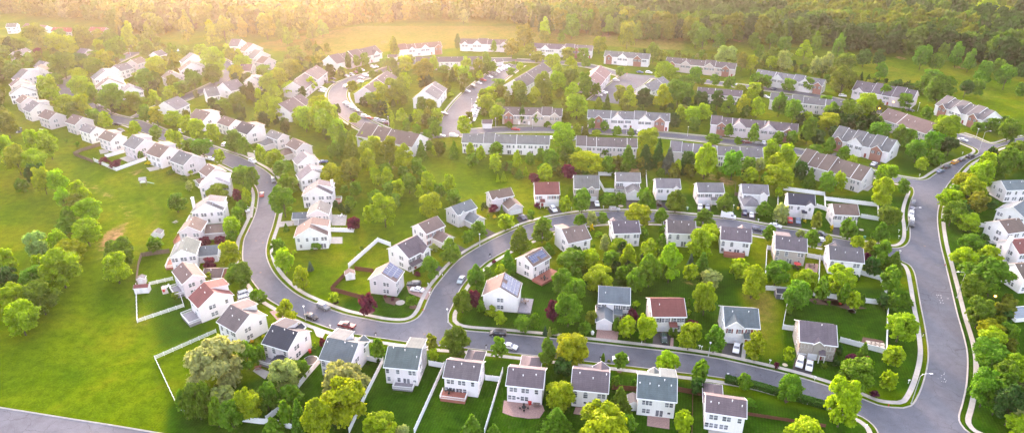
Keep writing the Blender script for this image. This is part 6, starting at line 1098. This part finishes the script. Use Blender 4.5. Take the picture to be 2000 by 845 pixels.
for k, x, y, lb in [('e6',1355,660,'red fire hydrant at the bottom right junction'),('e1',865,347,'red fire hydrant on the right kerb of the wide road'),('d6',797,655,'red fire hydrant at the bend of the curving street'),('d5',658,112,'orange-red fire hydrant high on the curving street')]:
    tag(inst('fire_hydrant', HYD, loc=GK(k, x, y)), lb, 'fire hydrant')
MBX = one('post', 'white', lambda m: m.box(-.05, .05, -.05, .05, 0, 1.0)); MBB = {c: one('box', c, lambda m: (m.box(-.28, .28, -.13, .13, 1.0, 1.18), m.tube([(-.28,0,1.17),(.28,0,1.17)], [.13,.13], 8))) for c in ('white', 'dark')}
for k, x, y, c in [('d6',985,318,'white'),('d6',930,415,'dark'),('d6',842,548,'white'),('d6',1258,285,'dark'),('d7',200,290,'dark'),('d7',395,80,'white'),('d5',600,302,'dark'),('c7',812,460,'dark'),('c7',700,740,'white'),('e6',250,458,'white'),('e6',540,365,'white'),('e6',848,480,'white'),('e6',55,265,'white'),('e6',70,272,'white'),('e5',432,345,'dark'),('e5',715,232,'dark'),('e5',375,165,'white'),('e4',878,262,'dark'),('e4',120,178,'dark'),('e3',1040,125,'white'),('d1',760,740,'white'),('d1',980,730,'white'),('d2',325,740,'white'),('d2',935,825,'white'),('d8',812,45,'white'),('e1',545,120,'white'),('e1',545,160,'white'),('d3',688,510,'white'),('d3',835,432,'dark'),('d3',983,358,'white'),('e7',612,503,'white'),('e7',712,180,'dark'),('e7',318,812,'white'),('e1',553,262,'white'),('d6',832,488,'white')]:
    E = empty('mailbox', GK(k, x, y), random.uniform(-1, 1)); inst('post', MBX, E); inst('box', MBB[c], E); tag(E, '', 'mailbox', 'kerbside mailboxes'); E['desc'] = f"{'white' if c == 'white' else 'black'} post mailbox"
# trash cans, road signs, stop sign
for k, x, y, c, d in [('e1',310,160,'green','green wheeled bin'),('d2',325,735,'green','green wheeled bin'),('e1',222,170,'dark','black wheeled bin'),('d2',682,712,'dark','black wheeled bin'),('d2',672,735,'yellow','yellow bin'),('e3',900,292,'red','red garden toy'),('e4',1178,648,'red','red garden toy'),('d4',1128,525,'red','red garden umbrella folded'),('d2',975,600,'amber','orange garden shed box'),('e6',205,140,'dark','black wheeled bin'),('d7',905,818,'white','white kerbside box'),('d8',1376,612,'red','red flowering pot')]:
    m = MB(); m.solid([(-.3,-.3,0),(.3,-.3,0),(.3,.3,0),(-.3,.3,0)], [(-.36,-.36,.95),(.36,-.36,.95),(.36,.36,.95),(-.36,.36,.95)]); l = MB(); l.box(-.4, .4, -.4, .4, .95, 1.05)
    E = empty('wheeled_bin' if 'bin' in d else 'garden_box', GK(k, x, y), .4); inst('bin_body', m.mesh('bin_body', c), E); inst('lid', l.mesh('lid', c), E); tag(E, '', 'bin' if 'bin' in d else 'garden box'); E['desc'] = d
def stop_sign(k, x, y, label):
    E = empty('stop_sign', GK(k, x, y)); m = MB(); m.tube([(0,0,0),(0,0,2.9)], [.035,.035], 6); inst('post', m.mesh('post', 'metal'), E)
    q = MB(); P = [(.38*math.cos(PI/8+i*PI/4), .38*math.sin(PI/8+i*PI/4)) for i in range(8)]; q.solid([(a, -.045, 2.55+b) for a, b in P], [(a, -.075, 2.55+b) for a, b in P]); pl = inst('plate', q.mesh('plate', 'red'), E)
    fc_ = bpy.data.curves.new('lettering', 'FONT'); fc_.body = 'STOP'; fc_.size = .24; fc_.align_x = 'CENTER'; fc_.align_y = 'CENTER'; fc_.extrude = .004; tmp = bpy.data.objects.new('lettering', fc_); C.objects.link(tmp); bpy.context.view_layer.update(); lm = bpy.data.meshes.new_from_object(tmp.evaluated_get(bpy.context.evaluated_depsgraph_get())); bpy.data.objects.remove(tmp); lm.materials.clear(); lm.materials.append(MAT['white']); inst('lettering', lm, pl, (0, -.082, 2.55), rot=(PI/2, 0, 0))
    tag(E, label, 'stop sign')
stop_sign('c4', 85, 530, 'red stop sign at the small car court exit'); stop_sign('c3', 730, 440, 'red stop sign at the top of the straight car park'); stop_sign('c1', 890, 392, 'red stop sign at the far upper left corner')
# ------------------------------------------------------------------ garden things
def shed(k, x, y, w, d, h, rc, wc, rz, label, axis='x', nm='garden_shed', cat='shed'):
    E = empty(nm, GK(k, x, y), rz); RO, FA, W = MB(), MB(), MB(); gable(RO, FA, -w/2, w/2, -d/2, d/2, h, .55, axis, th=.06, e=.05); gwall(W, -w/2, w/2, -d/2, d/2, h, .55, axis, i=.12)
    inst('wall', W.mesh('wall', 'wall'), E, col=wc); inst('roof', RO.mesh('roof', 'roof'), E, col=rc); inst('trim', FA.mesh('trim', 'white'), E); D = MB(); D.box(-.5, .5, -d/2+.07, -d/2+.12, .05, h-.25); inst('door', D.mesh('door', 'doorw'), E); tag(E, label, cat)
shed('d4',1090,150,3.6,3.4,2.1,RC['grey'],WC['white'],.1,'small white shed with grey roof standing alone on the meadow edge','y')
shed('d4',985,525,4.6,2.6,2.2,RC['maroon'],WC['white'],.15,'white playhouse with dark red roof inside the rail fence')
shed('d4',982,465,2.6,2.2,2.2,RC['grey'],WC['lav'],.2,'small grey shed just above the playhouse','y')
shed('d6',297,432,3.4,2.8,2.3,RC['brown'],WC['white'],.3,'small white shed with brown roof at the triangular lawn corner','y')
shed('e5',655,660,3.0,3.6,2.3,RC['grey'],WC['white'],-.05,'pale shed left of the square brick patio house','y')
shed('d8',968,560,4.0,3.0,2.2,RC['black'],(.12,.13,.18),-.1,'dark blue shed with grey step behind the white fence')
shed('d3',1195,612,4.4,4.0,2.3,RC['pale'],WC['white'],.2,'white rounded shed behind the tree belt on the right')
shed('c6',125,205,3.6,2.6,2.0,RC['grey'],(.1,.12,.16),.2,'dark blue shed at the end of the meadow row')
shed('c6',600,0,3,3,2,RC['grey'],WC['lav'],0,'small garden shed on the upper left streets') if 0 else None
def playset(k, x, y, label):
    E = empty('play_set', GK(k, x, y), .3); m = MB()
    for a in (-1, 1):
        for b in (-1, 1): m.box(a*1.2-.06, a*1.2+.06, b*1.0-.06, b*1.0+.06, 0, 2.6)
    m.box(-1.3, 1.3, -1.1, 1.1, 1.2, 1.3); inst('frame', m.mesh('frame', 'woodf'), E)
    r = MB(); f = MB(); gable(r, f, -1.5, 1.5, -1.3, 1.3, 2.6, .8, 'x', .05, .02); inst('roof', r.mesh('roof', 'roof'), E, col=RC['pale'])
    w = MB(); w.box(-1.2, 1.2, -1.02, -.98, 1.3, 2.1); w.box(-1.2, 1.2, .98, 1.02, 1.3, 2.1); inst('panel', w.mesh('panel', 'white'), E)
    s = MB(); s.solid([(1.3,-.4,1.2),(4.2,-.6,.1),(4.2,0,.1),(1.3,.2,1.2)], [(1.3,-.4,1.28),(4.2,-.6,.18),(4.2,0,.18),(1.3,.2,1.28)]); inst('slide', s.mesh('slide', 'green'), E); tag(E, label, 'play set')
playset('c6', 990, 565, 'wooden play set with green slide alone on the meadow')
def pool():
    E = empty('garden_pool', GK('e1', 1372, 690), .15); m = MB(); h = 1.3
    for x0, x1, y0, y1 in ((-4,4,-3,-2.85),(-4,4,2.85,3),(-4,-3.85,-2.85,2.85),(3.85,4,-2.85,2.85)): m.box(x0, x1, y0, y1, 0, h)
    inst('pool_wall', m.mesh('pool_wall', 'white'), E); w = MB(); w.box(-3.85, 3.85, -2.85, 2.85, .1, 1.05); inst('water', w.mesh('water', 'water'), E); tag(E, 'white-walled raised garden pool at the right edge lawn', 'pool')
pool()
def picnic(k, x, y, rz, mat, label):
    E = empty('picnic_table', GK(k, x, y), rz); t = MB(); [t.box(-.9, .9, -.36+i*.15, -.36+i*.15+.13, .7, .75) for i in range(5)]; inst('table_top', t.mesh('table_top', mat), E)
    for s in (-1, 1): b = MB(); b.box(-.9, .9, s*.75-.13, s*.75+.13, .42, .47); inst('bench', b.mesh('bench', mat), E)
    for s in (-1, 1): l = MB(); l.box(s*.6-.04, s*.6+.04, -.7, .7, .34, .40); l.box(s*.6-.04, s*.6+.04, -.3, -.22, 0, .69); l.box(s*.6-.04, s*.6+.04, .22, .3, 0, .69); inst('leg', l.mesh('leg', mat), E)
    tag(E, label, 'picnic table')
picnic('e3', 545, 403, .4, 'deckr', 'red-brown picnic table below the black-roofed house'); picnic('c7', 150, 828, 1.2, 'conc', 'pale picnic table on the meadow edge'); picnic('e4', 1225, 655, 0, 'woodf', 'wooden picnic table at the right end of the curved terrace')
def patio_set(k, x, y, rz, label, n=4, col='dark', base=0.0, umb=None):
    E = empty('patio_set', GK(k, x, y, base), rz); t = MB(); t.tube([(0,0,.68),(0,0,.73)], [.6,.6], 14); t.tube([(0,0,0),(0,0,.68)], [.05,.05], 6); inst('table', t.mesh('table', col), E)
    for i in range(n):
        a = i*2*PI/n; c = MB(); c.box(-.24, .24, -.24, .24, .38, .44); c.box(-.24, .24, .2, .25, .44, .95)
        for sx in (-1, 1):
            for sy in (-1, 1): c.box(sx*.2-.02, sx*.2+.02, sy*.2-.02, sy*.2+.02, 0, .38)
        inst('chair', c.mesh('chair', col), E, (math.cos(a)*1.0, math.sin(a)*1.0, 0), a-PI/2)
    if umb: u = MB(); u.tube([(0,0,.7),(0,0,2.5)], [.03,.03], 6); u.tube([(0,0,2.1),(0,0,2.65)], [1.3,.04], 10); inst('umbrella', u.mesh('umbrella', umb), E)
    tag(E, label, 'patio set', 'garden tables with chairs')
patio_set('e4', 1138, 680, 0, 'dark round table with chairs on the curved terrace'); patio_set('e5', 372, 695, .3, 'dark table with chairs on the dark-furniture patio'); patio_set('e5', 435, 700, .2, 'second dark table, right side of the dark-furniture patio'); patio_set('e4', 625, 562, 0, 'dark table with chairs on the red-brown railed deck', base=1.0)
patio_set('d8', 1075, 368, 0, 'table under a red umbrella behind the beige house', umb='red'); patio_set('d7', 575, 440, 0, 'black table on the red deck of the solar-panelled house', base=.9); patio_set('d8', 1180, 355, .5, 'wooden table and chairs on paving right of the beige house', col='woodf'); patio_set('d7', 440, 600, .2, 'wooden table on the grey deck of the large solar array house', col='woodf', base=.5)
patio_set('c7', 1290, 785, 0, 'white chairs and table on the paving behind the curve row', col='white'); patio_set('d4', 1150, 500, 0, 'small white table set beside the second annexed lawn', col='white'); patio_set('d5', 610, 0, 0, 'x') if 0 else None
E = empty('trampoline', GK('e3', 905, 360), .5); m = MB(); m.tube([(0,0,.75),(0,0,.8)], [2.0,2.0], 20); inst('mat', m.mesh('mat', 'dark'), E)
m = MB(); [m.tube([(2.1*math.cos(2*PI*i/20),2.1*math.sin(2*PI*i/20),.8),(2.1*math.cos(2*PI*(i+1)/20),2.1*math.sin(2*PI*(i+1)/20),.8)], [.05,.05], 5) for i in range(20)]; [m.tube([(2.1*math.cos(PI*i/3),2.1*math.sin(PI*i/3),0),(2.1*math.cos(PI*i/3),2.1*math.sin(PI*i/3),.8)], [.03,.03], 5) for i in range(6)]; inst('frame', m.mesh('frame', 'metal'), E); tag(E, 'black round trampoline between two white houses behind a fence', 'trampoline')
for i in range(3):
    for j in range(4):
        m = MB(); m.box(-.75, .75, -.55, .55, 0, .25); o = inst('raised_bed', m.mesh('raised_bed', 'tan'), None, GK('e7', 342+j*29, 222+i*19+j*5), -.2); tag(o, '', 'raised bed', 'raised vegetable beds in the fenced plot'); o['desc'] = 'pale wooden raised vegetable bed'
# wall-like garden edging and stone wall rings

am, n_, b_ = new_mat('amber_light'); b_.inputs['Base Color'].default_value = (.9,.4,.08,1); b_.inputs['Emission Color'].default_value = (1,.38,.06,1); b_.inputs['Emission Strength'].default_value = 2.5; MAT['lit'] = am
for k, x, y, lb in [('c5',500,745,'lit amber lamp before the purple-grey block by the olive field'),('c5',403,790,'lit amber lamp above the brown block facing away'),('c4',573,570,'lit amber lamp above the purple block behind mixed trees'),('e1',1185,625,'lit amber lamp among the tree belt beside the wide road')]:
    E = empty('garden_lamp', GK(k, x, y)); m = MB(); m.tube([(0,0,0),(0,0,3.6)], [.06,.05], 6); inst('post', m.mesh('post', 'dark'), E); m = MB(); m.tube([(0,0,3.6),(0,0,3.95),(0,0,4.1)], [.26,.36,.12], 8); inst('lamp_head', m.mesh('lamp_head', 'lit'), E); tag(E, lb, 'lamp')
# ------------------------------------------------------------------ air
m, n, b = new_mat('haze'); n.nodes.remove(b); pv = N(n, 'ShaderNodeVolumePrincipled'); pv.inputs['Color'].default_value = (1.0, .86, .66, 1); pv.inputs['Density'].default_value = HAZE_D; pv.inputs['Anisotropy'].default_value = HAZE_G
n.links.new(pv.outputs[0], n.nodes['Material Output'].inputs['Volume'])
hz = MB(); hz.box(-2600, 2600, -400, 4600, -1, CAM_H+3); me = hz.mesh('haze', m); ho = inst('haze', me); ho['kind'] = 'stuff'; ho['label'] = 'thin warm haze hanging over the whole neighbourhood'; ho['category'] = 'haze'
# ------------------------------------------------------------------ labels: each singled out by look, neighbour and rank
REFS = [(h['ref'], h['c'], h['r']) for h in HOUSES if h['ref']]
def setlab(items, desc_of, rel=True, maxw=16):
    by = {}
    for o in items:
        p = o.location; best = min(REFS, key=lambda r: (p-r[1]).length-r[2]); d = p-best[1]
        s = scl(best[1]) if best[1].y > 0 else 1; a, bb = to_px((p.x, p.y, 0)), to_px((best[1].x, best[1].y, 0)); dx, dy = a[0]-bb[0], (a[1]-bb[1])*1.6
        w = ('left of' if dx < 0 else 'right of') if abs(dx) > abs(dy) else ('behind' if dy < 0 else 'in front of')
        o['_r'] = w; by.setdefault((desc_of(o), w, best[0]), []).append((d.length, o))
    for (ds, w, rf), l in by.items():
        l.sort(key=lambda t: t[0])
        for i, (dist, o) in enumerate(l):
            suf = '' if len(l) == 1 else (', closest to it' if i == 0 else f', {ordw(i+1)} closest')
            lb = f'{ds} {w} {rf}{suf}'
            if len(lb.split()) > 16: lb = lb.replace('big ', '').replace('small ', '') if lb[:3] in ('big', 'sma') else lb
            if len(lb.split()) > 16: lb = lb.replace(', closest to it', ', nearest').replace(' closest', ' nearest')
            o['label'] = lb
        for dist, o in l: del o['_r']
todo = [o for o in THINGS if 'desc' in o.keys()]
setlab(todo, lambda o: o['desc'])
mh = [o for o in THINGS if o.get('category') == 'manhole cover']
far = [h for h in HOUSES if h['o'].get('label') == 'auto']
for h in far: h['o']['desc'] = h['desc']
fr = [h['o'] for h in far]; REFS2 = REFS
ug = {}
for h in far: ug.setdefault((h['o']['group'], h['desc']), []).append(h)
for (g, d), l in ug.items():
    l.sort(key=lambda h: to_px(h['c'])[0])
    for i, h in enumerate(l): h['o']['label'] = f"{d}{' on the far upper left streets' if 'left' in g else ''}, {ordw(i+1)} such from the left"
mh.sort(key=lambda o: np.mean([v.co.x for v in o.data.vertices]))
for i, o in enumerate(mh): o['label'] = f'round grey manhole cover in the street, {ordw(i+1)} from the left'
seen = {}
for o in THINGS:
    for k in ('auto', 'desc'):
        if k in o.keys(): del o[k]
    L = o.get('label', ''); seen.setdefault(L, []).append(o)
for L, l in seen.items():
    if len(l) > 1: print('DUP', len(l), L)
print('things', len(THINGS), 'objects', len(bpy.data.objects))
for o in THINGS:
    if len(o.get('label', '').split()) > 16: print('LONG', o['label'])
